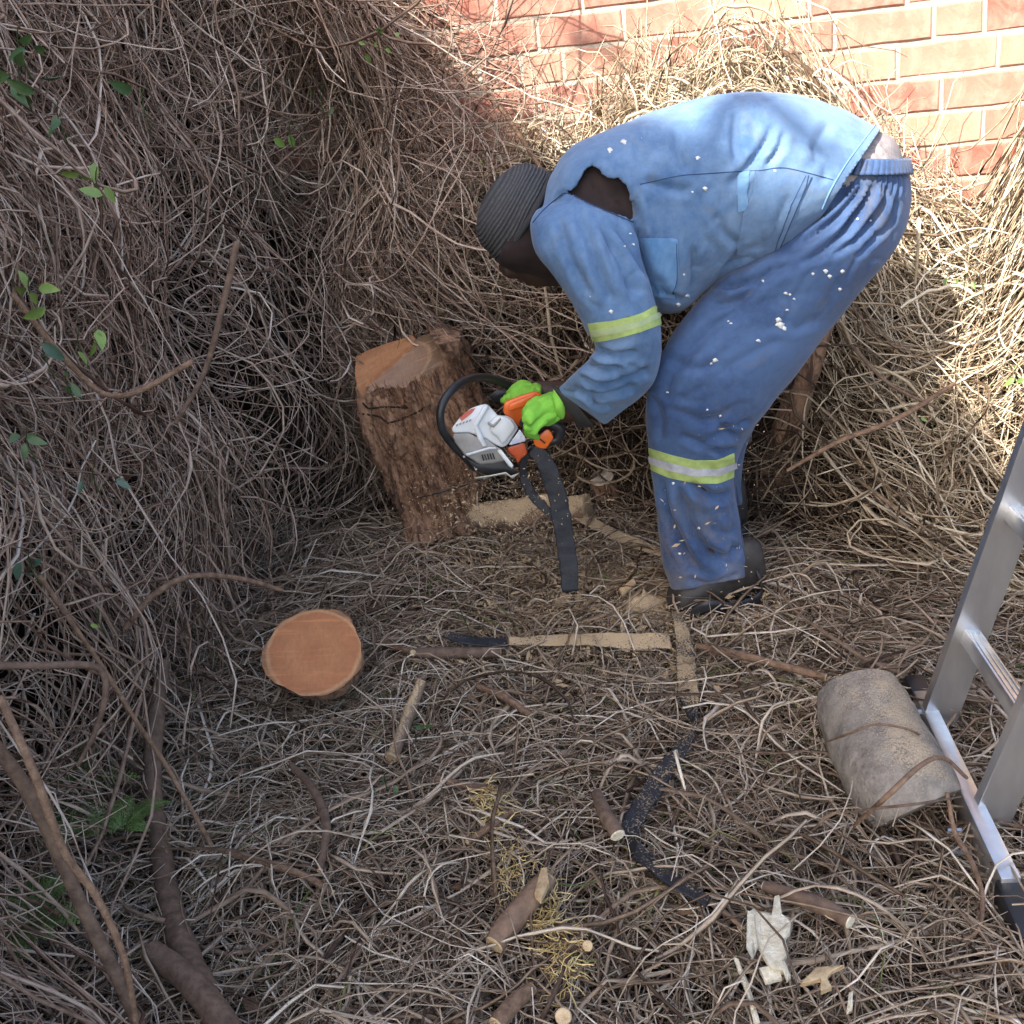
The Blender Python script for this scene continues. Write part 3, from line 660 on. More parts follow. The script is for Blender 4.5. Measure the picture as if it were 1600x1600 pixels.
parts.append(ell(hc-hax*.015+hface*.105, [hax*.026, hface*.018, hside*.014]))                      # nose
parts.append(ell(hc-hax*.060+hface*.098, [hax*.010, hface*.012, hside*.026]))                      # lips
for s_ in (-1, 1):
    parts.append(ell(hc+hside*.078*s_-hax*.01, [hax*.032, hface*.018, hside*.012]))                 # ears
    parts.append(ell(hc+hside*.030*s_+hax*.012+hface*.083, [hax*.012, hface*.012, hside*.016]))     # brows and eyes
parts.append(tube_vf([hc-hax*.05, P(870, 330, YP), P(930, 320, YP)], [.062, .062, .09], 14, 10))
parts.append(tube_vf([P(910, 635, 2.06), P(880, 640, 2.08), P(855, 640, 2.09)], [.034, .028, .030], 12, 8))
parts.append(tube_vf([P(890, 615, 2.26), P(850, 612, 2.27), P(822, 616, 2.28)], [.030, .026, .028], 12, 8))
parts.append(tube_vf([P(1110, 880, 2.16), P(1115, 925, 2.17), P(1125, 950, 2.17)], [.05, .045, .04], 12, 8))
body = remesh('body', join_vf(parts), M_SKIN, person, .009, 2)

# jacket -------------------------------------------------------------
JF = [([(905, 330), (935, 420), (960, 480)], .007, 8), ([(935, 345), (975, 420), (1000, 470)], .007, 9), ([(870, 330), (890, 400), (925, 470)], .006, 8), ([(955, 350), (985, 390), (1010, 440)], .005, 6),
      ([(835, 345), (865, 322), (885, 303), (930, 325), (988, 350)], .004, 4),
      ([(990, 300), (996, 350), (1010, 410), (1030, 480)], .012, 8),
      ([(900, 560), (930, 575), (975, 572)], .010, 7), ([(905, 585), (940, 600), (990, 592), (1020, 575)], .010, 7), ([(890, 603), (925, 618), (965, 612), (1000, 600)], .009, 6), ([(925, 540), (960, 556), (1000, 552)], .008, 7), ([(915, 620), (935, 635), (955, 632)], .006, 5),
      ([(1130, 295), (1165, 265), (1195, 225), (1210, 190)], .007, 8), ([(1150, 170), (1148, 215), (1152, 262)], .006, 8), ([(1190, 265), (1215, 235), (1225, 200)], .005, 7), ([(1055, 200), (1060, 240), (1075, 270)], .005, 9),
      ([(1160, 385), (1128, 360), (1118, 330)], .004, 8), ([(1128, 430), (1150, 400), (1195, 376)], .005, 6), ([(1112, 444), (1140, 415), (1190, 392)], .006, 5),
      ([(1025, 420), (1040, 455), (1070, 470)], .007, 7), ([(1080, 380), (1085, 430), (1075, 470)], .006, 8), ([(1000, 280), (1040, 292), (1085, 300)], .005, 9), ([(1235, 300), (1215, 340), (1200, 385)], .004, 5), ([(1262, 220), (1290, 250), (1290, 290)], .004, 9),
      ([(1010, 200), (1000, 240), (1010, 270)], .004, 9), ([(1300, 185), (1280, 225), (1275, 265)], .004, 10)]
def wander(n, box, ang, Lr, amp, wd, spread=.35):
    o = []
    for _ in range(n):
        x, y = rng.uniform(box[0], box[2]), rng.uniform(box[1], box[3]); L_ = rng.uniform(*Lr); a = math.radians(ang)+rng.normal(0, spread); k = rng.normal(0, .7)/L_; p = []
        for t in np.linspace(-.5, .5, 5): p.append((x+math.cos(a+k*t*L_)*t*L_, y+math.sin(a+k*t*L_)*t*L_))
        o.append((p, amp*rng.uniform(.5, 1.2), wd*rng.uniform(.7, 1.3)))
    return o
JF += wander(9, (860, 340, 1000, 480), 62, (80, 150), .0020, 5, .22)+wander(6, (900, 550, 1010, 630), 10, (60, 120), .0026, 5, .25)+wander(9, (1010, 200, 1300, 400), 100, (80, 160), .0016, 7, .4)+wander(5, (1080, 380, 1200, 460), 135, (50, 90), .0022, 6, .3)
jk = remesh('jacket', join_vf([sil(TOR, 46, 34, 2.3), sil(ARM, 40, 26, 2.2), sil(ARM2, 24, 20)]), M_JKT, person, .0056, 4, folds(JF, .006, 7, 4))
a0, a1 = P(1292, 340, YP), P(1384, 203, YP); hd = np.cross(a1-a0, (a0+a1)/2-CAM); cut_open(jk, (a0+a1)/2, hd if hd@(a0-P(1100, 300, YP)) > 0 else -hd, .009)
c0, c1 = P(869, 612, 2.07), P(944, 666, 2.07); ad = (c0+c1)/2-(P(905, 560, 2.0)+P(1010, 600, 2.0))/2; cut_open(jk, (c0+c1)/2, ad, .008)
# the torn hole behind the shoulder
HOLE = [(884, 300), (898, 292), (905, 280), (915, 262), (925, 257), (938, 266), (940, 273), (958, 279), (966, 277), (978, 288), (984, 300), (988, 322), (989, 346), (975, 338), (950, 330), (925, 320), (903, 309)]
V, N = get_v(jk); px = to_px(V); vd = V-CAM; vd /= np.linalg.norm(vd, axis=1)[:, None]; fr = ((N*vd).sum(1) < 0.1) & (V[:, 1] < YP-.02)
hv = in_poly(px, HOLE) & fr
bm = bmesh.new(); bm.from_mesh(jk.data); bm.verts.ensure_lookup_table(); bmesh.ops.delete(bm, geom=[bm.verts[i] for i in np.where(hv)[0]], context='VERTS'); bm.to_mesh(jk.data); bm.free()
bm = bmesh.new(); bm.from_mesh(jk.data); off_ = ORG[jk.name]; hp2 = np.array(HOLE+[HOLE[0]], float)
for v_ in bm.verts:
    if not v_.is_boundary: continue
    w_ = np.array(v_.co)+off_; p_ = to_px(w_[None])[0]; best = (1e9, None)
    for k in range(len(hp2)-1):
        a_, b_ = hp2[k], hp2[k+1]; t_ = np.clip(((p_-a_)@(b_-a_))/((b_-a_)@(b_-a_)), 0, 1); q_ = a_+t_*(b_-a_); d_ = np.linalg.norm(p_-q_)
        if d_ < best[0]: best = (d_, q_)
    if best[0] < 9 and w_[1] < YP-.02:
        q_ = best[1]+rng.normal(0, .5, 2); dr = ray(*q_); w2 = CAM+dr*(np.linalg.norm(w_-CAM)/np.linalg.norm(dr)); v_.co = Vector(w2-off_)
bm.to_mesh(jk.data); bm.free()
jb0 = bvh_of(jk)
solidify(jk, .0035)
inner = sil(shrink(TOR[:5], .93, .90), 26, 26, 2.2)
ds = remesh('dark_shirt', join_vf([inner, sil(shrink(ARM[:3], .85, .80), 16, 20)]), M_DARKSHIRT, person, .009, 3, folds([([(915, 275), (930, 300), (960, 330)], .004, 6), ([(950, 285), (975, 330)], .004, 5)], .004, 9))
sh = remesh('undershirt', sil([(1262, 340, 1372, 205, YP, .155), (1290, 330, 1396, 218, YP, .155), (1315, 300, 1409, 244, YP, .148), (1322, 290, 1412, 262, YP, .140)], 16, 28), M_SHIRT, person, .007, 2, folds([([(1350, 225), (1385, 250)], .003, 5), ([(1375, 225), (1405, 250)], .003, 5)], .003, 8))
# hem, yoke and pocket seams
HEMP = [(1371, 194), (1358, 213), (1340, 238), (1322, 262), (1303, 295), (1290, 325), (1279, 350)]
seam('hem', [(1366, 197), (1353, 214), (1335, 238), (1317, 264), (1298, 297), (1284, 328)], jb0, M_POCKET, jk, .002, .000)
seam('yoke_seam', [(1000, 288), (1060, 275), (1110, 271), (1152, 268), (1190, 266), (1222, 262), (1262, 270), (1302, 281)], jb0, M_THREAD, jk, .0009, .0004)
seam('shoulder_seam', [(833, 348), (848, 330), (868, 312), (886, 302), (920, 318), (955, 333), (989, 347)], jb0, M_THREAD, jk, .0011, .0006)
patch('side_pocket', [(1154, 270), (1172, 268), (1166, 300), (1170, 326), (1153, 331), (1152, 300)], jb0, M_POCKET, jk, .001, .002, 4)
patch('lower_pocket', [(1222, 264), (1262, 272), (1258, 290), (1212, 398), (1196, 402), (1150, 396), (1160, 335), (1176, 300), (1180, 268)], jb0, M_JKT, jk, .001, .0022, 5)
seam('pocket_seam', [(1258, 274), (1236, 320), (1208, 396)], jb0, M_THREAD, jk, .0008, .0030); seam('pocket_seam', [(1268, 276), (1246, 322), (1214, 397)], jb0, M_THREAD, jk, .0008, .002)
patch('breast_pocket', [(1000, 374), (1058, 374), (1060, 420), (1052, 466), (1022, 462), (1012, 420)], jb0, M_POCKET, jk, .001, .0022, 5)
seam('pocket_seam', [(1056, 380), (1057, 430), (1050, 460)], jb0, M_THREAD, jk, .0007, .0035)
def band(name, secs, t0, t1, parent, mt, grow, n=6, tilt=None):
    return mesh_from(name, *sil(secs, n, 30, 2.2, caps=False, grow=grow, rng_=(t0, t1)), mt, parent)
def bandp(name, poly, bv, mt, parent, off=.002, th=.0015, step=4): return patch(name, poly, bv, mt, parent, off, th, step)
bandp('reflective_band', [(920, 505), (960, 500), (1000, 490), (1026, 475), (1031, 507), (1000, 518), (965, 527), (928, 535)], jb0, M_LIME, jk)
bandp('silver_tape', [(925, 515), (960, 510), (1000, 500), (1027, 488), (1029, 496), (1000, 509), (963, 519), (927, 525)], jb0, simple('worn_tape', (.42, .50, .26), (.3, .38, .2), 60, .6, .2), jk, .0048, .0006)

# trousers -----------------------------------------------------------
TF = [([(1018, 640), (1070, 560), (1130, 500), (1180, 470)], .006, 12), ([(1090, 480), (1150, 470), (1200, 430), (1240, 410)], .008, 9),
      ([(1100, 690), (1130, 678), (1160, 682)], .010, 7), ([(1120, 664), (1145, 668), (1175, 655)], .008, 6), ([(1110, 702), (1135, 705), (1152, 700)], .007, 6), ([(1060, 680), (1085, 690), (1105, 696)], .005, 7),
      ([(1032, 740), (1042, 800), (1070, 860), (1100, 905)], .011, 10), ([(1055, 750), (1075, 810), (1105, 860), (1150, 890)], .011, 10), ([(1075, 755), (1110, 775), (1148, 775)], .010, 8), ([(1105, 860), (1135, 868), (1162, 850)], .008, 8), ([(1090, 790), (1120, 830), (1158, 830)], .005, 9), ([(1070, 900), (1110, 915), (1160, 895)], .006, 6),
      ([(1240, 420), (1300, 380), (1350, 320), (1370, 285)], .011, 7), ([(1232, 392), (1290, 355), (1335, 310), (1352, 283)], .009, 6), ([(1280, 410), (1340, 370), (1380, 320), (1388, 285)], .007, 6), ([(1265, 350), (1305, 318), (1332, 285)], .008, 5), ([(1340, 390), (1390, 350), (1402, 290)], .005, 5), ([(1120, 450), (1170, 440), (1220, 405)], .009, 7),
      ([(1040, 560), (1090, 575), (1140, 560)], .004, 10), ([(1010, 610), (1030, 650), (1030, 700)], .004, 8)]
for i in range(14): TF.append(([(1322+i*6.8, 268), (1318+i*7.4-(14-i)*1.0, 292), (1310+i*7.8-(14-i)*1.8, 312)], .0030, 2.4))
TF += wander(11, (1080, 430, 1330, 600), 150, (60, 170), .0022, 8, .3)+wander(8, (1015, 600, 1160, 720), 15, (40, 110), .0025, 6, .4)+wander(10, (1035, 760, 1150, 900), 60, (50, 130), .0026, 7, .3)+wander(7, (1270, 300, 1400, 420), 125, (50, 110), .0028, 5, .25)
tr = remesh('trousers', join_vf([sil(LEG, 54, 34, 2.3), sil(LEG2, 36, 24, 2.2)]), M_TRS, person, .0060, 4, folds(TF, .006, 6, 8))
c0, c1 = P(1047, 926, 2.16), P(1177, 902, 2.16); cut_open(tr, (c0+c1)/2, (c0+c1)/2-(P(1036, 862, 2.155)+P(1164, 855, 2.155))/2, .008); tb = bvh_of(tr); solidify(tr, .0035)
WB = [(1308, 250, 1417, 249, YP, .158), (1302, 262, 1420, 261, YP, .163), (1294, 275, 1422, 273, YP, .167)]
vv_, ff_ = sil(WB, 8, 200, 2.2, caps=False, grow=1.0)
vv_ = vv_.reshape(8, 200, 3); cc_ = vv_.mean(1, keepdims=True); vv_ = cc_+(vv_-cc_)*(1.006+.010*np.sin(np.arange(200)*2*math.pi/4)[None, :, None]); wbo = mesh_from('waistband', vv_.reshape(-1, 3), ff_, M_TRS, tr); solidify(wbo, .006)
bandp('reflective_band', [(1014, 700), (1050, 711), (1085, 719), (1120, 719), (1146, 708), (1150, 744), (1120, 756), (1085, 754), (1045, 746), (1018, 734)], tb, M_LIME, tr, .002, .0015)
bandp('silver_tape', [(1016, 712), (1050, 722), (1085, 731), (1120, 731), (1148, 722), (1149, 731), (1120, 743), (1085, 743), (1048, 734), (1017, 723)], tb, M_SILVER, tr, .0045, .0006)
seam('leg_seam', [(1150, 760), (1155, 800), (1160, 850), (1172, 898)], tb, M_THREAD, tr, .0009, .0005)
_nt = M_TRS.node_tree; _b = _nt.nodes['Principled BSDF']; _c = _b.inputs['Base Color'].links[0].from_socket       # trampled dust low on the legs
_tc = nd(_nt, 'ShaderNodeTexCoord'); _sp = nd(_nt, 'ShaderNodeSeparateXYZ'); _nt.links.new(_tc.outputs['Object'], _sp.inputs[0])
_f = math_(_nt, 'MULTIPLY', math_(_nt, 'SUBTRACT', math_(_nt, 'ADD', math_(_nt, 'MULTIPLY', _sp.outputs['Z'], -2.6), math_(_nt, 'MULTIPLY', tex(_nt, 14, 6, .75), 2.2)), .50), 1.4, True)
_nt.links.new(mix(_nt, math_(_nt, 'MULTIPLY', _f, .62), _c, (.24, .20, .17)), _b.inputs['Base Color'])
# paint splashes, small raised dabs
spl = []
for bv, lst in ((tb, [(1219, 508, 6.5), (1216, 500, 4.5), (1225, 513, 4), (1185, 532, 3.2), (1117, 563, 4.2), (1111, 568, 2.2), (1230, 484, 2.4), (1241, 467, 2.2), (1228, 458, 3), (1234, 460, 2), (1290, 424, 3.6), (1296, 432, 3), (1316, 424, 3), (1270, 428, 2.4), (1312, 452, 2.6), (1192, 439, 2.2), (1142, 505, 2.2), (1138, 502, 1.6), (1043, 613, 2), (1125, 650, 2), (1105, 640, 1.8), (1092, 825, 2.2), (1110, 917, 2.2), (1052, 755, 2), (1062, 865, 2), (1340, 342, 1.8), (1360, 345, 1.8)]),
                (jb0, [(975, 222, 4.2), (953, 235, 4), (1090, 247, 3.4), (1102, 295, 3.6), (1082, 300, 1.8), (1075, 462, 3.2), (1060, 476, 3), (1040, 402, 2.4), (955, 487, 3.4), (1069, 429, 1.8), (990, 382, 2), (976, 385, 1.4), (985, 365, 1.6)])):
    for x, y, r in lst:
        n = 10; ph = rng.uniform(0, 6); pts = [(x+r*(1+.35*math.sin(3*t+ph)+.2*rng.normal()*.5)*math.cos(t), y+r*(1+.3*math.cos(2*t+ph))*math.sin(t)*.8) for t in np.arange(n)*2*math.pi/n]
        Q = [hit(bv, a, b, .0014) for a, b in pts]; c = hit(bv, x, y, .0019)
        if c is None or any(q is None for q in Q) or max(np.linalg.norm(q-c) for q in Q) > .03: continue
        Q2 = [hit(bv, a, b, -.001) for a, b in pts]; V_ = Q+Q2+[c]; spl.append((np.array(V_), [(i, (i+1) % n, 2*n) for i in range(n)]+[(i, n+i, n+(i+1) % n, (i+1) % n) for i in range(n)]))
v, f = join_vf(spl); o = mesh_from('paint_splash', v, f, simple('white_paint', (.78, .78, .75), None, 30, .6, 0), person); o['kind'] = 'stuff'

# beanie -------------------------------------------------------------
hm = P(814, 343, HY)
ha, hb2 = P(776, 408, HY), P(860, 268, HY); hh = (hb2-ha)/2; hmid = (ha+hb2)/2; crown_dir = P(762, 300, HY)-hmid; crown_dir -= hh*(crown_dir@hh)/(hh@hh); Hl = np.linalg.norm(crown_dir); crown_dir /= Hl
hz = hmid-CAM; hz /= np.linalg.norm(hz); hz -= crown_dir*(hz@crown_dir); hz /= np.linalg.norm(hz)
n = 90; t = np.linspace(0, 1, n); prof = np.where(t < .30, 1.0+.05*np.sin(t/.30*math.pi), np.sqrt(np.clip(1-((t-.30)/.70)**2.3, 0, 1))); Ht = .090; rb = np.sin(t*2*math.pi*13+.8*np.sin(t*9))
Rr = prof*(1+.013*rb); C_ = hmid[None]+crown_dir*((t-.02)*Ht)[:, None]+hh*(.06*t**2)[:, None]
v, f = loft_vf(C_, hh[None]*Rr[:, None]*.93, hz[None]*(.090*Rr)[:, None], 48, 2.1)
v = v+.004*fbm(v, 14, 3)[:, None]*crown_dir
bn = mesh_from('beanie', v, f, M_KNIT, person); at = bn.data.attributes.new('rib', 'FLOAT', 'POINT'); at.data.foreach_set('value', np.repeat(rb*.5+.5, 48).astype(np.float32))
v, f = tube_vf([hmid+hh*math.cos(a)*.95+hz*.093*math.sin(a) for a in np.linspace(0, 2*math.pi, 40)], [.007]*40, 8, caps=False); mesh_from('folded_edge', v, f, M_KNIT, bn)
scarf = remesh('dark_collar', join_vf([sil([(778, 412, 800, 350, HY, .08), (800, 428, 838, 300, HY, .09), (838, 440, 868, 280, HY, .10), (880, 446, 905, 262, HY, .12)], 14, 24)]), M_DARKSHIRT, person, .007, 3, folds([], .006, 12))

# hands in work gloves ------------------------------------------------
def glove(name, palm, chains, mt, label=None):
    pr = [tube_vf(np.array([p[0] for p in palm]), [p[1] for p in palm], 14, 16)]
    for ch, r0, r1 in chains:
        ch = np.array(ch); pr.append(tube_vf(ch, np.linspace(r0, r1, len(ch)), 10, 16)); pr.append(ell(ch[-1], np.eye(3)*r1, 8))
    o = remesh(name, join_vf(pr), mt, person, .0026, 1, lambda V, N: .0030*fbm(V, 50, 6, 2)-.0035*np.clip(1-np.abs(noise(V, 28, 9))*4, 0, 1))
    return o
def zp(x, y, Y): return P(680+x/6.6667, 580+y/6.6667, Y)
Yh = 2.075
palm = [(zp(1335, 330, Yh), .026), (zp(1270, 350, Yh), .029), (zp(1190, 390, Yh-.005), .032), (zp(1110, 420, Yh-.01), .031), (zp(1060, 430, Yh-.005), .024)]
ch = [([zp(1080, 300, Yh-.0), zp(1000, 350, Yh-.015), zp(958, 425, Yh-.024), zp(975, 500, Yh-.01)], .0120, .0090),
      ([zp(1075, 375, Yh-.025), zp(985, 425, Yh-.040), zp(945, 510, Yh-.040), zp(968, 585, Yh-.018)], .0122, .0092),
      ([zp(1085, 450, Yh-.035), zp(1005, 505, Yh-.050), zp(970, 595, Yh-.046), zp(1000, 665, Yh-.02)], .0120, .0090),
      ([zp(1130, 505, Yh-.035), zp(1065, 560, Yh-.046), zp(1030, 630, Yh-.042), zp(1060, 690, Yh-.02)], .0108, .0084),
      ([zp(1220, 400, Yh+.03), zp(1130, 360, Yh+.045), zp(1060, 380, Yh+.05)], .0130, .0105)]
gl = glove('glove', palm, ch, M_GLOVE)
v, f = sil([(1+860, 600, 902, 668, 2.075, .036), (866, 603, 912, 668, 2.07, .042), (880, 606, 930, 668, 2.065, .044)], 8, 24); mesh_from('black_cuff', v, f, M_GLOVEK, gl)
v, f = tube_vf([zp(1265, 170, Yh), zp(1262, 250, Yh-.02), zp(1285, 350, Yh-.028), zp(1310, 440, Yh-.02), zp(1345, 500, Yh)], [.004, .010, .012, .010, .005], 10, 16); mesh_from('glove_cuff', v, f, M_GLOVE, gl)
Y2 = 2.25
palm2 = [(zp(1080, 260, Y2), .026), (zp(980, 235, Y2), .030), (zp(860, 265, Y2), .030), (zp(790, 300, Y2), .022)]
ch2 = [([zp(860, 250, Y2), zp(770, 270, Y2-.01), zp(725, 310, Y2)], .011, .009), ([zp(870, 225, Y2+.02), zp(790, 240, Y2+.02), zp(750, 270, Y2+.03)], .011, .009),
       ([zp(900, 220, Y2+.04), zp(830, 215, Y2+.05), zp(780, 240, Y2+.06)], .011, .009), ([zp(940, 230, Y2+.05), zp(880, 220, Y2+.065), zp(830, 250, Y2+.08)], .010, .008), ([zp(960, 250, Y2-.01), zp(900, 300, Y2-.02), zp(860, 330, Y2)], .012, .010)]
glove('glove', palm2, ch2, M_GLOVE)

# shoes ---------------------------------------------------------------
def shoe(px_toe, px_heel, Y, z):
    a, b = (G(*px_toe, z), G(*px_heel, z)) if len(px_toe) == 2 else (np.array(px_toe), np.array(px_heel)); b = np.array([b[0], b[1], a[2]]); d = b-a; Ls = np.linalg.norm(d); d /= Ls; sd = np.array([-d[1], d[0], 0]); up = np.array([0, 0, 1.])
    t = np.array([0, .08, .25, .45, .62, .8, .95, 1.0]); wd = np.array([.018, .040, .048, .045, .038, .036, .034, .022]); ht = np.array([.012, .030, .040, .052, .070, .075, .070, .05])
    C = a[None]+d*(t*Ls)[:, None]+up*(ht+.012)[:, None]
    D = crs(np.c_[C, wd, ht], 26); v, f = loft_vf(D[:, :3], sd*D[:, 3:4], up*D[:, 4:5], 24, 2.6)
    so_ = mesh_from('shoe', v, f, dusty(simple('scuffed_leather', (.04, .035, .03), (.018, .016, .015), 40, .6, .3, .001), .15), person)
    D2 = crs(np.c_[a[None]+d*(t*Ls)[:, None]+up*.004, wd*1.12], 26); v, f = loft_vf(D2[:, :3], sd*D2[:, 3:4], np.tile(up*.014, (26, 1)), 24, 4); mesh_from('sole', v, f, M_BLK, so_)
    return so_, a, b, d, sd
s1, sa, sb, sdv, ssd = shoe((1045, 962), (1192, 932), 2.16, .015)
q = [P(1182, 896, 2.10), P(1190, 915, 2.09), P(1186, 935, 2.08), P(1150, 950, 2.06), P(1110, 948, 2.05), P(1086, 955, 2.06), P(1080, 972, 2.06)]
Qs = crs(np.array(q), 30); T, Nn, Bb = frames(Qs)
v, f = loft_vf(Qs, np.tile(np.array([0, 0, .015]), (30, 1)), Nn*.0028, 8, 4); mesh_from('rubber_strap', v, f, M_BLK, s1)
shoe(tuple(P(1062, 842, 2.46)), tuple(P(1165, 830, 2.48)), 2.47, .0)

# ------------------------------------------------------------------ chainsaw
saw = thing('chainsaw', 'white and orange chainsaw with black looped handle, held against the leaning stump', 'chainsaw', P(770, 700, 2.2))
M_SW = dusty(simple('white_housing', (.72, .76, .78), (.62, .66, .69), 20, .4, .1), .12, scale=300); M_SG = dusty(simple('grey_housing', (.34, .33, .31), (.24, .235, .225), 30, .6, .2), .3)
M_SO = simple('orange_plastic', (.80, .17, .025), (.70, .13, .02), 20, .35, .05); M_SR = simple('red_plastic', (.55, .10, .03), (.42, .07, .025), 25, .4, .05)
Z6 = dict(org=(680, 580), k=1/6.6667)
prism('rear_housing', [(715, 320), (880, 255), (1040, 205), (1090, 225), (1135, 262), (1060, 330), (945, 420), (930, 560), (880, 592), (790, 520), (705, 430)], 2.17, .085, M_SO, saw, .006, **Z6)
prism('housing_ridge', [(760, 345), (1030, 232), (1060, 262), (940, 370), (760, 420)], 2.155, .03, M_SO, saw, .004, **Z6)
cov = prism('top_cover', [(165, 600), (240, 500), (370, 385), (470, 350), (540, 338), (610, 410), (660, 470), (740, 458), (810, 500), (870, 590), (760, 760), (700, 800), (640, 775), (470, 680), (350, 640), (185, 645)], 2.125, .13, M_SW, saw, .008, **Z6)
prism('cover_ridge', [(395, 545), (500, 360), (545, 345), (560, 375), (440, 570), (520, 740), (545, 780), (500, 790), (440, 700)], 2.112, .03, M_SW, cov, .004, **Z6)
prism('cover_shoulder', [(560, 540), (640, 450), (740, 470), (800, 510), (850, 590), (740, 740), (690, 770), (650, 690), (570, 640)], 2.110, .03, M_SW, cov, .007, **Z6)
prism('cover_dent', [(545, 520), (600, 560), (680, 480), (690, 500), (610, 590), (545, 560)], 2.106, .01, M_SG, cov, .002, **Z6)
for (a, b) in (((215, 560), (300, 470)), ((235, 575), (330, 475)), ((265, 585), (400, 440))):
    pass
prism('red_logo', [(255, 490), (300, 445), (375, 392), (420, 385), (385, 430), (330, 480), (275, 520)], 2.1225, .004, simple('red_print', (.62, .15, .11), None, 50, .5, 0), cov, 0, **Z6)
for i in range(5):
    x = 215+i*34; prism('print_mark', [(x, 560-i*12), (x+22, 545-i*12), (x+26, 560-i*12), (x+5, 578-i*12)], 2.1225, .003, simple('grey_print', (.35, .30, .30), None, 50, .5, 0), cov, 0, **Z6)
sc_ = prism('side_cover', [(180, 650), (345, 642), (440, 690), (540, 705), (640, 785), (700, 815), (735, 935), (600, 960), (460, 972), (300, 868), (205, 740)], 2.115, .11, M_SG, saw, .005, **Z6)
prism('cover_rib', [(310, 862), (560, 790), (630, 790), (640, 808), (560, 815), (330, 885)], 2.106, .02, M_SW, sc_, .002, **Z6)
prism('cover_rib', [(440, 690), (470, 690), (530, 775), (500, 790)], 2.106, .02, M_SW, sc_, .002, **Z6)
for i in range(5): prism('vent_slot', [(480+i*28, 870-i*4), (492+i*28, 868-i*4), (512+i*28, 930-i*4), (500+i*28, 932-i*4)], 2.110, .01, M_BLK, sc_, 0, **Z6)
prism('strut', [(640, 822), (685, 812), (822, 985), (792, 1010), (765, 990)], 2.098, .02, M_SW, saw, .003, **Z6)
prism('base_guard', [(300, 885), (450, 965), (600, 945), (725, 930), (790, 1000), (860, 1040), (805, 1112), (745, 1060), (560, 1095), (400, 1030)], 2.125, .12, M_BLK, saw, .004, **Z6)
prism('spike_plate', [(400, 1108), (560, 1085), (735, 1050), (790, 1090), (885, 1052), (808, 1122), (740, 1072), (560, 1104), (430, 1122)], 2.10, .012, simple('worn_steel', (.6, .58, .5), None, 40, .4, .1, metal=.6), saw, .001, **Z6)
prism('lower_housing', [(742, 795), (935, 735), (965, 860), (900, 910), (860, 972), (830, 900), (765, 850)], 2.13, .09, M_SR, saw, .005, **Z6)
prism('label_plate', [(765, 765), (880, 605), (915, 650), (950, 715), (930, 732), (790, 770)], 2.118, .02, simple('label_print', (.75, .77, .80), (.35, .45, .70), 90, .4, 0), saw, .002, **Z6)
hd_ = prism('throttle_guard', [(1020, 700), (1090, 660), (1165, 598), (1200, 620), (1237, 690), (1190, 760), (1150, 812), (1085, 800), (1040, 785)], 2.075, .035, M_SO, saw, .004, **Z6)
prism('throttle_slot', [(1085, 712), (1100, 705), (1150, 745), (1140, 758)], 2.070, .006, M_BLK, hd_, 0, **Z6)
v, f = tube_vf([zp(930, 520, 2.13), zp(1040, 600, 2.10), zp(1160, 540, 2.10), zp(1290, 590, 2.10), zp(1270, 700, 2.10), zp(1180, 730, 2.10)], [.014, .013, .013, .013, .011, .010], 12, 30); mesh_from('rear_handle', v, f, M_BLK, saw)
v, f = tube_vf([zp(900, 260, 2.30), zp(780, 165, 2.29), zp(640, 95, 2.26), zp(480, 62, 2.22), zp(330, 90, 2.18), zp(200, 170, 2.15), zp(95, 300, 2.13), zp(52, 440, 2.12), zp(75, 600, 2.12), zp(160, 740, 2.13), zp(300, 880, 2.14), zp(420, 1010, 2.16)], [.0092]*12, 14, 70); mesh_from('front_handle', v, f, M_BLK, saw)
prism('hand_guard', [(600, 330), (560, 250), (640, 190), (800, 190), (860, 230), (760, 270), (700, 330)], 2.30, .02, M_BLK, saw, .004, **Z6)
for x, y in ((300, 890), (425, 1022), (800, 1000), (205, 690)):
    c = zp(x, y, 2.112); d = c-CAM; d /= np.linalg.norm(d); v, f = tube_vf([c-d*.003, c+d*.01], [.0026, .0026], 8); mesh_from('screw', v, f, M_SG, saw, False)
bar = [P(775, 742, 2.24), P(720, 760, 2.42), P(672, 772, 2.62)]
Qb = crs(np.array(bar), 14); upb = np.cross(np.gradient(Qb, axis=0)[0], [0, 0, 1.]); upb /= np.linalg.norm(upb)
v, f = loft_vf(Qb, upb[None]*.035*np.ones((14, 1)), np.tile([0, 0, .003], (14, 1)), 10, 4); brr = mesh_from('guide_bar', v, f, M_BOLT, saw)
v, f = loft_vf(Qb, upb[None]*.040*np.ones((14, 1)), np.tile([0, 0, .0015], (14, 1)), 10, 4); mesh_from('chain', v, f, M_BLK, brr)

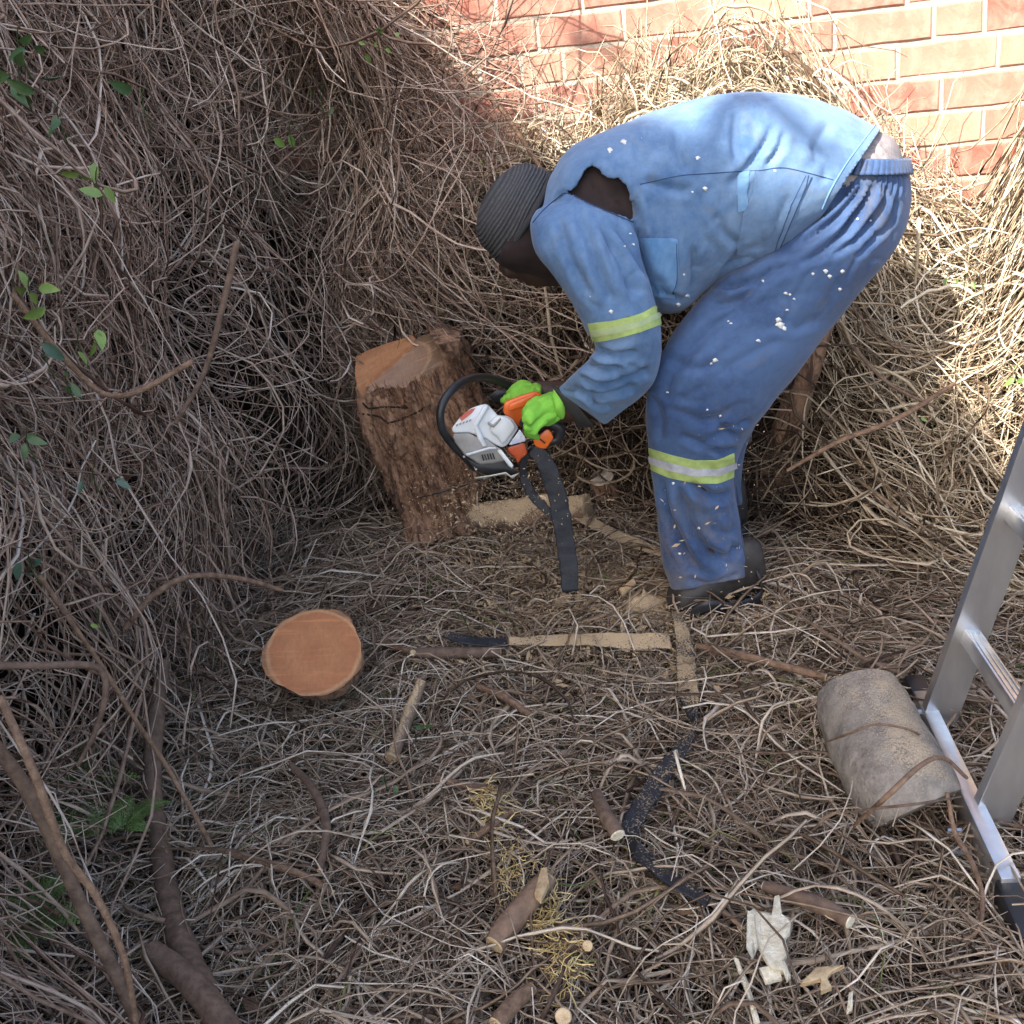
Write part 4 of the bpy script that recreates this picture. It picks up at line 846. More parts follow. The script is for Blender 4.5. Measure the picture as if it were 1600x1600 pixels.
# ------------------------------------------------------------------ logs and stumps
def limb(name, pts, r, mt, label=None, cat=None, group=None, end=None, n=None, sides=16, rough=.08, parent=None, ends=(True, True), ex=2, freq=14):
    """a stick or log: bark body and separate cut ends"""
    pts = np.array(pts, float); r = np.array(r if np.ndim(r) else [r]*len(pts), float); base = pts[0]
    o = thing(name, label, cat, base, group) if parent is None else parent
    Ltot = np.linalg.norm(np.diff(pts, axis=0), axis=1).sum(); n = n or max(10, min(90, int(Ltot/.012))); D = crs(np.c_[pts, r], n); T, N_, B_ = frames(D[:, :3])
    v, f = loft_vf(D[:, :3], N_*D[:, 3:4], B_*D[:, 3:4], sides, ex, False); cc = np.repeat(D[:, :3], sides, 0); dv = v-cc; v = cc+dv*(1+rough*fbm(v, freq, 5)+rough*.7*noise(v, freq*4, 8))[:, None]
    mesh_from('bark', v, f, mt, o)
    for k, en in ((0, ends[0]), (n-1, ends[1])):
        ring = v[k*sides:(k+1)*sides]; c = ring.mean(0); s_ = -1 if k == 0 else 1; c2 = c+T[k]*s_*.002
        inner_ = c+(ring-c)*.88+T[k]*s_*.002; Vv = np.vstack([ring, inner_, [c2]]); F_ = [(i, (i+1) % sides, sides+(i+1) % sides, sides+i) for i in range(sides)]+[(sides+i, sides+(i+1) % sides, 2*sides) for i in range(sides)]
        fixn(mesh_from('cut_end' if en else 'end', Vv, F_, (end or M_BROKEN) if en else mt, o, False))
    return o
GZ = lambda x, y, z=.05: G(x, y, z)
# round stump, left
ctr = G(490, 1018, .16); vdir = ctr-CAM; vdir /= np.linalg.norm(vdir)
ra = (P(568, 1018, ctr[1])-P(413, 1018, ctr[1]))/2; Rs = np.linalg.norm(ra)
elc = math.asin(-vdir[2]); tl = elc+math.asin(min(.99, 135/155.)); ax = np.array([-vdir[0]/math.cos(elc)*math.cos(tl)*-1*-1, -vdir[1]/math.cos(elc)*math.cos(tl)*-1*-1, math.sin(tl)])
ax = np.array([-vdir[0], -vdir[1], 0]); ax /= np.linalg.norm(ax); ang = elc-0; up_el = elc+math.radians(90)-math.asin(.87); up_el = math.pi/2-abs(math.pi/2-up_el) if False else math.asin(.87)
# normal is tipped towards the viewer so that the disc shows 0.87 of its width
phi = math.asin(.87)-elc; axn = ax*math.sin(math.pi/2-(math.asin(.87)-0)-0) ; tip = (math.pi/2-elc)-math.acos(.87); nrm_ = ax*math.sin(tip)+np.array([0, 0, 1.])*math.cos(tip)
st2 = thing('tree_stump', 'round freshly sawn orange stump sitting alone in the vines at left', 'stump', (ctr[0], ctr[1], 0))
M_ENDO = cut_wood('orange_end_grain', (.42, .155, .062), (.51, .215, .088), (.50, .28, .14), ctr-np.array([ctr[0], ctr[1], 0]), nrm_, Rs)
s_ = 64; e1 = np.cross(nrm_, [0, 1, 0]); e1 /= np.linalg.norm(e1); e2 = np.cross(nrm_, e1); ang_ = np.arange(s_)*2*math.pi/s_
rr = Rs*(1+.035*np.sin(3*ang_+1)+.02*np.sin(5*ang_)+.012*np.sin(9*ang_+2)+.008*rng.normal(size=s_))
ringv = ctr+e1*np.cos(ang_)[:, None]*rr[:, None]+e2*np.sin(ang_)[:, None]*rr[:, None]
rad_ = [1.0, .9, .75, .6, .45, .3, .15]; Vv = np.vstack([ctr+(ringv-ctr)*q_+nrm_*(.0015*noise(ctr+(ringv-ctr)*q_, 60, 3))[:, None] for q_ in rad_]+[ctr[None]]); F_ = []
for i in range(len(rad_)-1):
    for j in range(s_): F_.append((i*s_+j, i*s_+(j+1) % s_, (i+1)*s_+(j+1) % s_, (i+1)*s_+j))
for j in range(s_): F_.append(((len(rad_)-1)*s_+j, (len(rad_)-1)*s_+(j+1) % s_, len(rad_)*s_))
fixn(mesh_from('cut_face', Vv, F_, M_ENDO, st2))
lv_ = 14; B0 = []; ax2 = -nrm_+np.array([.05, .35, 0]); ax2 /= np.linalg.norm(ax2)
for k in range(lv_):
    q_ = k/(lv_-1); g_ = 1.025-.16*q_; b_ = ctr+(ringv-ctr)*(g_ if k else 1.0)+ax2*(q_*.11); b_ = b_+(b_-ctr-ax2*(q_*.11))*(.05*noise(b_, 40, 4)+.05*noise(b_*np.array([1, 1, .4]), 90, 7))[:, None]*(1 if k else .3); B0.append(b_)
F_ = [(i*s_+j, i*s_+(j+1) % s_, (i+1)*s_+(j+1) % s_, (i+1)*s_+j) for i in range(lv_-1) for j in range(s_)]
fixn(mesh_from('bark', np.vstack(B0), F_, M_BARK, st2))

# leaning stump
YS = 2.76
lean = thing('leaning_stump', 'thick leaning reddish stump with a fibrous bark and a slanting cut top', 'stump', P(690, 815, YS))
LS = [(520, 470, 690, 395, YS, .13), (545, 545, 722, 480, YS, .13), (556, 600, 735, 545, YS, .13), (566, 660, 748, 600, YS, .13), (580, 705, 765, 650, YS-.01, .13), (600, 745, 772, 706, YS-.01, .12), (618, 785, 762, 752, YS-.02, .115), (630, 822, 748, 796, YS-.03, .12), (622, 860, 760, 835, YS-.04, .14)]
v, f = sil(LS, 110, 110, 2.1); 
def groove(V, N):
    q = V-V.mean(0); axis = P(560, 530, YS)-P(710, 820, YS); axis /= np.linalg.norm(axis); al = (V@axis); perp = V-np.outer(al, axis)
    w_ = np.stack([perp[:, 0], perp[:, 1], perp[:, 2]*1.0], -1)+np.outer(al*.18, axis); n1 = noise(w_, 30, 11); n2 = noise(w_+np.outer(al*.2, axis), 75, 12); n3 = noise(V, 160, 13)
    return -.019*np.clip(1-np.abs(n1)*2.6, 0, 1)+.008*n1+.008*noise(V, 12, 14)-.006*np.clip(1-np.abs(n2)*2.5, 0, 1)+.003*n3
tk = mesh_from('bark', v, f, None, lean); fixn(tk); m_ = tk.modifiers.new('sub', 'SUBSURF'); m_.levels = 1; bake(tk); displace(tk, groove)
mA = [P(557, 632, YS-.10), P(688, 548, YS-.02), P(640, 535, YS+.10)]; nA = np.cross(mA[1]-mA[0], mA[2]-mA[0]); nA /= np.linalg.norm(nA); nA = nA if nA[2] > 0 else -nA
mB = P(700, 520, YS); nB = np.array([.10, -.02, 1.]); nB /= np.linalg.norm(nB)
cuts = []
offl = ORG[tk.name]
M_FACE = cut_wood('brown_end_grain', (.30, .17, .10), (.38, .245, .165), (.44, .27, .15), P(600, 590, YS)-offl, nA, .15, 70)
def slice_(ob, p, n, name, mt):
    bm = bmesh.new(); bm.from_mesh(ob.data); g = bmesh.ops.bisect_plane(bm, geom=bm.verts[:]+bm.edges[:]+bm.faces[:], plane_co=Vector(p-offl), plane_no=Vector(n), clear_outer=True)
    ed = [e for e in g['geom_cut'] if isinstance(e, bmesh.types.BMEdge)]; r_ = bmesh.ops.contextual_create(bm, geom=ed); fs = [f for f in bm.faces if abs(Vector(f.normal).dot(Vector(n))) > .999 and len(f.verts) > 12]
    V_ = [[np.array(v.co)+offl for v in f.verts] for f in fs]; bmesh.ops.delete(bm, geom=fs, context='FACES_ONLY'); bm.to_mesh(ob.data); bm.free(); ob.data.polygons.foreach_set('use_smooth', np.ones(len(ob.data.polygons), bool)); return V_
def cap(Vl, name, mt, n):
    R_ = np.array(Vl); c = R_.mean(0); m = len(R_); rs = [1, .8, .6, .4, .2]; Vv = np.vstack([c+(R_-c)*q_+np.array(n)*(0.0015*noise(c+(R_-c)*q_, 50, 4))[:, None]*(q_ < 1) for q_ in rs]+[c[None]]); F_ = [(i*m+j, i*m+(j+1) % m, (i+1)*m+(j+1) % m, (i+1)*m+j) for i in range(4) for j in range(m)]+[(4*m+j, 4*m+(j+1) % m, 5*m) for j in range(m)]
    return fixn(mesh_from(name, Vv, F_, mt, lean))
axd = P(560, 530, YS)-P(710, 820, YS); axd /= np.linalg.norm(axd); mC = P(684, 545, YS); vC = mC-CAM; nC = np.cross(axd, vC); nC /= np.linalg.norm(nC); nC = nC if nC[0] > 0 else -nC
tk2 = tk.copy(); tk2.data = tk.data.copy(); tk2.name = 'bark'; COL.objects.link(tk2); ORG[tk2.name] = offl
slice_(tk2, mC, -nC, 'c', None); slice_(tk2, mB, nB, 'b', None); fc = bmesh.new(); fc.from_mesh(tk2.data); bmesh.ops.holes_fill(fc, edges=[e for e in fc.edges if e.is_boundary]); bmesh.ops.triangulate(fc, faces=[f for f in fc.faces if len(f.verts) > 4]); fc.to_mesh(tk2.data); fc.free(); tk2.data.materials.append(M_BARK)
slice_(tk, mB, nB, 'b', None); ca = slice_(tk, mA[0], nA, 'a', None)
tk.data.materials.append(M_BARK)
for c_ in ca: cap(c_, 'cut_face', M_FACE, nA)
# the upper orange plane of the earlier cut stands a little proud behind the step
M_OR = cut_wood('orange_saw_face', (.46, .20, .09), (.54, .26, .12), (.56, .32, .15), P(600, 590, YS)-offl, nA, .2, 60)
stp = [(559, 562), (580, 552), (610, 541), (648, 530), (652, 536), (640, 548), (615, 570), (590, 590), (562, 613), (558, 590)]
def on_plane(px_, py_, off=0.):
    d = ray(px_, py_); return CAM+d*(((mA[0]-CAM)@nA)/(d@nA))+nA*off
tp = np.array([on_plane(x, y, .012) for x, y in stp]); bt = np.array([on_plane(x, y, -.02) for x, y in stp]); n = len(stp)
fixn(mesh_from('raised_cut_face', np.vstack([tp, bt]), [tuple(range(n)), tuple(range(n, 2*n))[::-1]]+[(i, n+i, n+(i+1) % n, (i+1) % n) for i in range(n)], M_OR, lean, False))
M_CRK = simple('dark_crack', (.02, .012, .008), None, 30, 1, 0)
for pp_ in ([(566, 629), (578, 638), (600, 636), (638, 637)], [(560, 646), (590, 650), (610, 660), (650, 645), (665, 635)]):
    tbv = bvh_of(tk); Q = [hit(tbv, a, b, .001) for a, b in crs(np.array(pp_, float), 16)]; Q = [q_ for q_ in Q if q_ is not None]
    if len(Q) > 4: v, f = tube_vf(np.array(Q), np.r_[.001, [.0028]*(len(Q)-2), .001], 5); mesh_from('crack', v, f, M_CRK, lean)
# shaggy fibres of bark
tbv = bvh_of(tk); fib = []
for i in range(2600):
    a = rng.uniform(0, 1); b = rng.uniform(0, 1); x = 560+b*175+a*75; y = 545+a*265
    c = hit(tbv, x, y, 0)
    if c is None or c[1] > 2.75 or (c-mA[0])@nA > -.005: continue
    d = (P(560, 530, YS)-P(710, 820, YS)); d /= np.linalg.norm(d); vdn = c-CAM; vdn /= np.linalg.norm(vdn); l = rng.uniform(.006, .03)
    fib.append(np.array([c, c+d*l*.5+rng.normal(0, .002, 3)-vdn*.002, c+d*l+rng.normal(0, .003, 3)-vdn*rng.uniform(.0, .008)]))
strands('bark_fibre', np.array(fib), rng.uniform(.0004, .0011, len(fib)), np.clip(rng.normal(.4, .2, len(fib)), 0, 1), strand_mat('bark_fibre', [(0, (.10, .045, .022)), (.5, (.28, .14, .075)), (1, (.45, .28, .17))]), parent=lean)

# log lying under the saw, half buried in dust
def sillog(name, secs, mt, label, cat, endm, base, n=50, ring=30, ex=2.1, rough=.006):
    o = thing(name, label, cat, base); v, f = sil(secs, n, ring, ex, False); v = v+(v-v.mean(0))*0; C_ = v.reshape(n, ring, 3).mean(1); dv = v-np.repeat(C_, ring, 0); dn = dv/np.linalg.norm(dv, axis=1)[:, None]
    v = v+dn*(rough*fbm(v, 18, 3)+rough*.5*noise(v, 70, 5))[:, None]; fixn(mesh_from('bark', v, f, mt, o))
    for k in (0, n-1):
        R_ = v[k*ring:(k+1)*ring]; c = R_.mean(0); out = C_[k]-C_[k-1 if k else 1]; out /= np.linalg.norm(out); Vv = np.vstack([R_, c+(R_-c)*.9+out*.003, [c+out*.003]]); F_ = [(i, (i+1) % ring, ring+(i+1) % ring, ring+i) for i in range(ring)]+[(ring+i, ring+(i+1) % ring, 2*ring) for i in range(ring)]
        fixn(mesh_from('cut_end', Vv, F_, endm, o, False))
    return o
M_DLOG = dusty(simple('dusted_bark', (.26, .16, .10), (.10, .06, .04), 26, .9, .9, .008), .60, (.55, .40, .24))
M_GLOG = dusty(simple('grey_bark', (.31, .275, .235), (.15, .128, .108), 40, .9, .9, .006), .40, (.48, .38, .26), 330)
limb('short_log', [G(712, 822, .06), G(740, 815, .07), G(800, 808, .07), G(860, 800, .07), G(918, 796, .06)], [.040, .048, .050, .048, .043], M_DLOG, 'short log caked in sawdust lying under the chainsaw', 'log', end=M_DUST, sides=40, n=60, rough=.16, freq=18)
limb('dusty_log', [G(1340, 1080, .125), G(1350, 1110, .12), G(1372, 1160, .105), G(1398, 1210, .085), G(1420, 1245, .065), G(1432, 1266, .05)], [.074, .084, .086, .087, .086, .080], M_GLOG, 'fat grey barked log speckled with sawdust beside the ladder foot', 'log', end=simple('weathered_end', (.17, .13, .095), (.08, .06, .045), 60, .9, .9, .004), sides=56, n=80, rough=.028, freq=14)
_sy = G(955, 800, 0)[1]; limb('small_stump', [P(958, 812, _sy+.02), P(950, 780, _sy), P(940, 746, _sy-.025)], [.038, .036, .034], M_BARK, 'small pale topped stump in the dark behind the saw', 'stump', end=simple('pale_cut', (.62, .54, .44), (.45, .38, .3), 60, .8, .3, .001), sides=20)
limb('bare_tree', [P(1200, 790, 2.66), P(1225, 690, 2.60), P(1256, 590, 2.54), P(1292, 480, 2.52)], [.046, .040, .036, .030], M_BARK, 'reddish brown trunk rising from the vine heap behind the trousers' , 'tree', sides=18, n=40, rough=.12)
limb('cut_branch', [GZ(242, 876, .13), GZ(285, 884, .13), GZ(330, 893, .10), GZ(385, 905, .04)], [.0125, .013, .012, .010], M_TWIGR, 'short reddish branch stub with an orange sawn end poking out of the hedge foot', 'branch', end=simple('orange_cut', (.62, .33, .17), None, 60, .8, .2), rough=.15)
limb('branch', [GZ(255, 1035, .20), GZ(245, 1110, .16), GZ(238, 1190, .10), GZ(242, 1270, .07), GZ(255, 1350), GZ(270, 1430), GZ(300, 1510), GZ(335, 1580)], [.013, .017, .018, .017, .019, .02, .021, .019], M_TWIG, 'long thick grey brown branch lying down the left side of the clearing', 'branch', rough=.09, end=M_TWIG)
limb('branch', [GZ(235, 1485, .09), GZ(275, 1515, .08), GZ(320, 1560, .07), GZ(370, 1630, .07)], [.017, .019, .020, .020], M_TWIG, 'stout sawn branch at the bottom left resting against the long one', 'branch', end=simple('grey_cut', (.30, .23, .19), None, 60, .8, .3), rough=.08)
limb('stick', [GZ(640, 1022), GZ(690, 1020), GZ(735, 1020), GZ(780, 1019)], [.012, .0135, .0135, .013], M_TWIG, 'straight dark barked stick lying just left of the sawdust covered strap', 'stick', rough=.1)
limb('stick', [GZ(590, 1003, .04), GZ(615, 1010, .05), GZ(645, 1020, .06)], [.006, .008, .0075], M_TWIGR, 'thin twig running into the left end of the straight dark stick', 'stick', rough=.1)
limb('stick', [GZ(658, 1065, .07), GZ(645, 1100), GZ(630, 1140), GZ(612, 1185, .04)], [.0115, .013, .0135, .013], dusty(simple('peeled_bark', (.30, .21, .14), (.15, .10, .07), 50, .85, .6, .002), .45), 'stubby peeled stick pointing at the round stump, broken at its lower end', 'stick', rough=.15)
limb('stick', [GZ(855, 1370, .09), GZ(830, 1400, .08), GZ(800, 1440, .06), GZ(772, 1475, .05)], [.014, .019, .020, .016], simple('split_bark', (.27, .17, .11), (.12, .075, .05), 45, .85, .8, .003), 'short chunky piece of branch with a pale torn tip near the bottom centre', 'stick', rough=.16)
limb('stick', [GZ(932, 1240, .08), GZ(945, 1270, .08), GZ(965, 1305, .07)], [.010, .013, .0125], M_TWIG, 'dark stub with a pale broken end touching the black strap', 'stick', end=M_PALE, rough=.14)
limb('stick', [GZ(730, 1315, .06), GZ(765, 1292, .06), GZ(800, 1268, .06)], [.006, .0065, .0055], M_TWIGR, 'thin light brown stick beside the yellow straw', 'stick', rough=.1)
limb('stick', [GZ(682, 1218, .05), GZ(720, 1226, .05), GZ(770, 1235, .04)], [.008, .0085, .0065], M_TWIGR, 'thin reddish stick above the yellow straw', 'stick', rough=.12)
limb('stick', [GZ(745, 1072, .05), GZ(790, 1090, .06), GZ(830, 1120, .04)], [.006, .0085, .007], M_TWIGR, 'crooked brown twig lying below the straight dark stick', 'stick', rough=.15)
limb('stick', [GZ(1195, 1385, .06), GZ(1240, 1400, .07), GZ(1290, 1418, .07), GZ(1328, 1440, .07)], [.009, .012, .0125, .011], M_TWIG, 'grey stick with a pale snapped tip behind the white splinters', 'stick', end=M_PALE, rough=.1)
limb('stick', [GZ(1090, 1010, .06), GZ(1150, 1022, .07), GZ(1220, 1040, .07), GZ(1290, 1058, .06)], [.007, .0085, .0085, .007], M_TWIGR, 'smooth brown branch reaching from the shoe towards the fat grey log', 'branch', rough=.06)
limb('stick', [GZ(455, 1195, .07), GZ(490, 1235, .07), GZ(510, 1290, .06), GZ(500, 1360, .05)], [.006, .0085, .0085, .006], M_TWIG, 'curved grey stick in the litter below the round stump', 'stick', rough=.08)
limb('stick', [GZ(345, 1330, .05), GZ(420, 1350, .05), GZ(480, 1370, .05), GZ(520, 1395, .04)], [.005, .006, .0065, .005], M_TWIGR, 'dark stick lying to the right of the long thick branch', 'stick', rough=.1)
limb('stick', [GZ(775, 1600, .07), GZ(800, 1570, .07), GZ(830, 1545, .06)], [.012, .012, .010], M_TWIGR, 'stub of brown branch at the very bottom centre', 'stick', rough=.1)
limb('wood_stub', [GZ(880, 1592, .05), GZ(880, 1588, .10)], [.011, .011], M_TWIG, 'small round pale cut stem end at the bottom edge', 'stub', end=M_BROKEN, rough=.05)
limb('wood_stub', [GZ(918, 1480, .05), GZ(918, 1478, .09)], [.008, .008], M_TWIG, 'tiny round pale cut stem end above the bottom centre', 'stub', end=M_BROKEN, rough=.05)
# arching stems of the old creeper, left
hbz = [(0, 1040, 1.28), (70, 1040, 1.3), (150, 1042, 1.33), (165, 1080, 1.32), (150, 1140, 1.30), (122, 1195, 1.28)]
limb('creeper_stem', [P(a, b, c) for a, b, c in hbz], [.006, .0055, .005, .0045, .004, .003], M_TWIG, 'pale bent creeper stem hooking downward at the left edge', 'stem', rough=.08, end=M_TWIG)
limb('creeper_stem', [P(-20, 1150, 1.12), P(40, 1230, 1.13), P(85, 1320, 1.13), P(130, 1420, 1.12), P(180, 1520, 1.10), P(225, 1620, 1.08)], [.009, .009, .0095, .009, .009, .009], M_TWIG, 'thick paired creeper stem sloping down the lower left corner', 'stem', rough=.07, end=M_TWIG)
limb('creeper_stem', [P(0, 1090, 1.15), P(50, 1200, 1.10), P(100, 1330, 1.08), P(150, 1400, 1.07), P(195, 1500, 1.05), P(215, 1620, 1.03)], [.005, .0055, .0055, .005, .0045, .004], M_TWIGR, 'thin pale creeper stem twined along the thick one in the lower left', 'stem', rough=.07, end=M_TWIG)
limb('creeper_stem', [P(62, 900, 1.5), P(110, 970, 1.5), P(165, 1050, 1.5), P(215, 1130, 1.5), P(262, 1200, 1.5), P(330, 1320, 1.45)], [.0042]*6, M_TWIGR, 'long straight creeper stem slanting past the hooked one', 'stem', rough=.07, end=M_TWIG)
limb('creeper_stem', [P(195, 982, 1.75), P(240, 930, 1.78), P(300, 900, 1.82), P(380, 905, 1.9), P(440, 922, 1.95)], [.0055, .006, .0055, .005, .004], M_TWIGR, 'arched tan creeper stem above the branch stub end', 'stem', rough=.07, end=M_TWIG)
limb('creeper_stem', [P(20, 460, 1.6), P(75, 530, 1.62), P(140, 600, 1.65), P(175, 618, 1.66), P(220, 610, 1.66), P(300, 565, 1.68)], [.0045]*6, M_TWIGR, 'looping creeper stem sagging across the middle of the hedge', 'stem', rough=.07, end=M_TWIG)
limb('creeper_stem', [P(370, 380, 1.9), P(350, 470, 1.88), P(320, 580, 1.86), P(275, 660, 1.84)], [.006, .0058, .005, .004], M_TWIG, 'straight grey creeper stem hanging in the dark gap of the hedge', 'stem', rough=.07, end=M_TWIG)
limb('creeper_stem', [P(1230, 735, 2.2), P(1310, 690, 2.18), P(1400, 655, 2.2), P(1490, 600, 2.3)], [.004, .0055, .006, .005], M_TWIGR, 'tan stem slanting across the heap right of the trousers', 'stem', rough=.07, end=M_TWIG)
limb('creeper_stem', [P(1470, 640, 2.25), P(1390, 600, 2.25), P(1330, 540, 2.3)], [.003, .004, .004], M_TWIG, 'thin grey stem crossing the tan one on the right heap', 'stem', rough=.07, end=M_TWIG)
limb('creeper_stem', [P(728, 110, 2.98), P(790, 180, 2.95), P(850, 270, 2.85), P(880, 300, 2.8)], [.006, .006, .005, .004], M_TWIGR, 'reddish stem leaning on the brick wall beside the hedge edge', 'stem', rough=.07, end=M_TWIG)

limb('creeper_stem', [G(1335, 1290, .08), G(1385, 1245, .20), G(1440, 1195, .22), G(1475, 1185, .20), G(1510, 1215, .12)], [.003, .004, .004, .0035, .003], M_TWIGR, 'brown creeper stem arching across the lower half of the fat grey log', 'stem', rough=.07, end=M_TWIG)
limb('creeper_stem', [G(1290, 1160, .10), G(1330, 1145, .21), G(1370, 1132, .22), G(1420, 1140, .20), G(1455, 1160, .10)], [.0015, .002, .002, .002, .0015], M_TWIGR, 'thin stem bowed over the middle of the fat grey log', 'stem', rough=.07, end=M_TWIG)
limb('creeper_stem', [G(1320, 1270, .12), G(1380, 1262, .19), G(1440, 1255, .19), G(1500, 1245, .10)], [.0015, .002, .002, .0015], M_TWIG, 'thin stem lying straight across the bottom end of the fat grey log', 'stem', rough=.07, end=M_TWIG)
limb('creeper_stem', [G(1480, 1240, .12), G(1492, 1300, .08), G(1520, 1350, .07), G(1535, 1400, .06), G(1530, 1450, .05), G(1505, 1470, .04)], [.003, .004, .004, .0038, .003, .002], M_TWIGR, 'thin grey brown stem snaking down beside the ladder foot', 'stem', rough=.07, end=M_TWIG)

# ------------------------------------------------------------------ black webbing straps
def strap(name, pts, wd, mt, label, dirs=None, n=60, parent=None):
    pts = np.array(pts, float); Q = crs(pts, n); T = np.gradient(Q, axis=0); T /= np.linalg.norm(T, axis=1)[:, None]
    wd = np.interp(np.linspace(0, 1, n), np.linspace(0, 1, len(wd)), wd)/2; A = []
    for i in range(n):
        up_ = np.array([0, 0, 1.]) if dirs is None else crs(np.array(dirs, float), n)[i]; s = np.cross(T[i], up_); s /= np.linalg.norm(s)+1e-9; A.append(s)
    A = np.array(A); B_ = np.cross(T, A); o = thing(name, label, 'strap', Q[-1]) if parent is None else parent
    v, f = loft_vf(Q, A*wd[:, None], B_*.0022, 14, 5); v = v+.003*fbm(v, 25, 3)[:, None]*np.array([0, 0, 1.])+.0022*np.stack([fbm(v, 60, 31), fbm(v, 60, 37), 0*v[:, 0]], -1); mesh_from('webbing', v, f, mt, o); return o
g = G
s_hang = strap('strap', [P(832, 700, 2.16), P(850, 720, 2.15), P(868, 765, 2.14), P(878, 810, 2.13), P(886, 865, 2.12), P(892, 925, 2.10)], [.030, .038, .042, .044, .042, .038], M_STRAP, 'wide black strap hanging from the chainsaw down to the litter', dirs=[(0, -1, .3), (0, -1, .4), (-.2, -1, .3), (0, -1, .5), (0, -1, .6), (0, -1, .8)])
strap('strap', [G(880, 796, .05), G(915, 812, .055), G(950, 830, .05), G(1000, 852, .045), G(1045, 868, .04)], [.030, .036, .038, .036, .03], M_STRAPD, 'sawdust coated strap running from behind the black one to the trouser leg', dirs=[(0, -.4, 1)]*5)
strap('strap', [P(835, 698, 2.165), P(818, 722, 2.17), P(822, 755, 2.17), P(842, 785, 2.16), P(872, 812, 2.14)], [.014, .016, .020, .022, .018], M_STRAP, 'narrow black strap looping beside the wide hanging one', dirs=[(0, -1, .4)]*5)
strap('strap', [G(795, 1003, .06), G(850, 1001, .065), G(930, 1000, .06), G(1000, 1002, .06), G(1048, 1003, .05)], [.022, .030, .038, .046, .044], M_STRAPD, 'straight flat strap thickly covered with sawdust in front of the shoe', dirs=[(0, -.35, 1)]*5)
strap('strap', [G(693, 992, .07), G(730, 1000, .07), G(792, 1004, .066)], [.018, .024, .026], M_STRAP, 'short black rubbery end piece left of the straight sawdust covered strap', dirs=[(0, -.3, 1)]*3)
tw = strap('strap', [G(1058, 955, .05), G(1066, 985, .06), G(1072, 1030, .062), G(1074, 1070, .062), G(1080, 1100, .058), G(1085, 1122, .055)], [.030, .034, .040, .042, .034, .020], M_STRAPM, 'long twisting strap running from the shoe down to the bottom, dusty above and black below', dirs=[(.5, -.3, 1), (.2, -.3, 1), (0, -.3, 1), (-.1, -.3, 1), (-.5, -.3, 1), (-1, -.3, .5)])
ORG_ = ORG[tw.name]
strap('strap', [G(1085, 1118, .055), G(1078, 1145, .058), G(1062, 1172, .06), G(1040, 1200, .062), G(1016, 1240, .062), G(994, 1275, .06), G(982, 1302, .055)], [.018, .022, .028, .033, .034, .034, .030], M_STRAP, '', dirs=[(-1, -.3, .5), (-.3, -.3, 1), (.2, -.2, 1), (.3, -.2, 1), (.2, -.2, 1), (0, -.2, 1), (-.3, -.2, 1)], parent=tw)
strap('strap', [G(984, 1296, .055), G(990, 1322, .05), G(1006, 1340, .055), G(1035, 1362, .06), G(1070, 1386, .058), G(1108, 1412, .048)], [.030, .024, .030, .034, .034, .028], M_STRAP, '', dirs=[(-.3, -.2, 1), (-1, 0, .6), (0, .2, 1), (.2, .2, 1), (.2, .2, 1), (.1, .2, 1)], parent=tw)

# ------------------------------------------------------------------ ladder
lad = thing('ladder', 'aluminium ladder standing on a wide base bar at the right edge', 'ladder', G(1500, 1250, 0))
e_far = G(1438, 1092, .05); e_near = G(1578, 1395, .05)
bd = e_near-e_far; bd[2] = 0; Lb = np.linalg.norm(bd); bd /= Lb; bx = np.array([bd[1], -bd[0], 0]); bx = bx if bx[0] > 0 else -bx; upz = np.array([0, 0, 1.])
def box(name, c, hx, hy, hz, mt, par, bw=.002):
    v, f = boxframe_vf(c, hx, hy, hz); o = mesh_from(name, v, f, mt, par, False); fixn(o); return bevel(o, bw) if bw else o
mid = (e_far+e_near)/2; mid = np.array([mid[0], mid[1], .055])
bb = box('base_bar', mid, bx*.0145, bd*(Lb/2), upz*.034, M_ALU, lad)
box('rubber_foot', np.array([e_near[0], e_near[1], .04])+bd*.045, bx*.021, bd*.055, upz*.040, M_BLK, lad, .006)
box('rubber_foot', np.array([e_far[0], e_far[1], .055])-bd*.022, bx*.019, bd*.028, upz*.036, M_BLK, lad, .006)
# rails
f_foot = P(1470, 1120, e_far[1]-.06); yF = G(1452, 1112, .07)[1]; yN = G(1538, 1262, .07)[1]
def rail(Y, px0, top):
    a = P(*px0, Y); b = P(*top, Y); d = b-a; d /= np.linalg.norm(d); a = a-d*.02; b = a+d*1.35; c = (a+b)/2; L_ = np.linalg.norm(b-a)/2
    s = np.cross(d, [0, 1., 0]); s /= np.linalg.norm(s); s = s if s[0] > 0 else -s; th_ = np.cross(s, d); W_ = .034
    V = []; pr_ = [(-W_, -.011), (W_, -.011), (W_, .011), (W_-.004, .011), (W_-.004, -.007), (-W_+.004, -.007), (-W_+.004, .011), (-W_, .011)]
    for e in (a, b): V += [e+s*(x+W_)+bd*-y for x, y in pr_]
    n = 8; F_ = [(i, (i+1) % n, n+(i+1) % n, n+i) for i in range(n)]+[tuple(range(n))[::-1], tuple(range(n, 2*n))]
    o = mesh_from('rail', V, F_, M_ALU, lad, False); fixn(o); bevel(o, .001, 1); return a, d, s
aF, dF, sF = rail(yF, (1441, 1112), (1600, 668))
aN, dN, sN = rail(yN, (1521, 1262), (1597, 1085))
def along(a, d, s, Y_px): return a
def rung_at(k):
    p = aF+dF*k+sF*.034; q_ = aN+dF*k+sN*.034; return p, q_
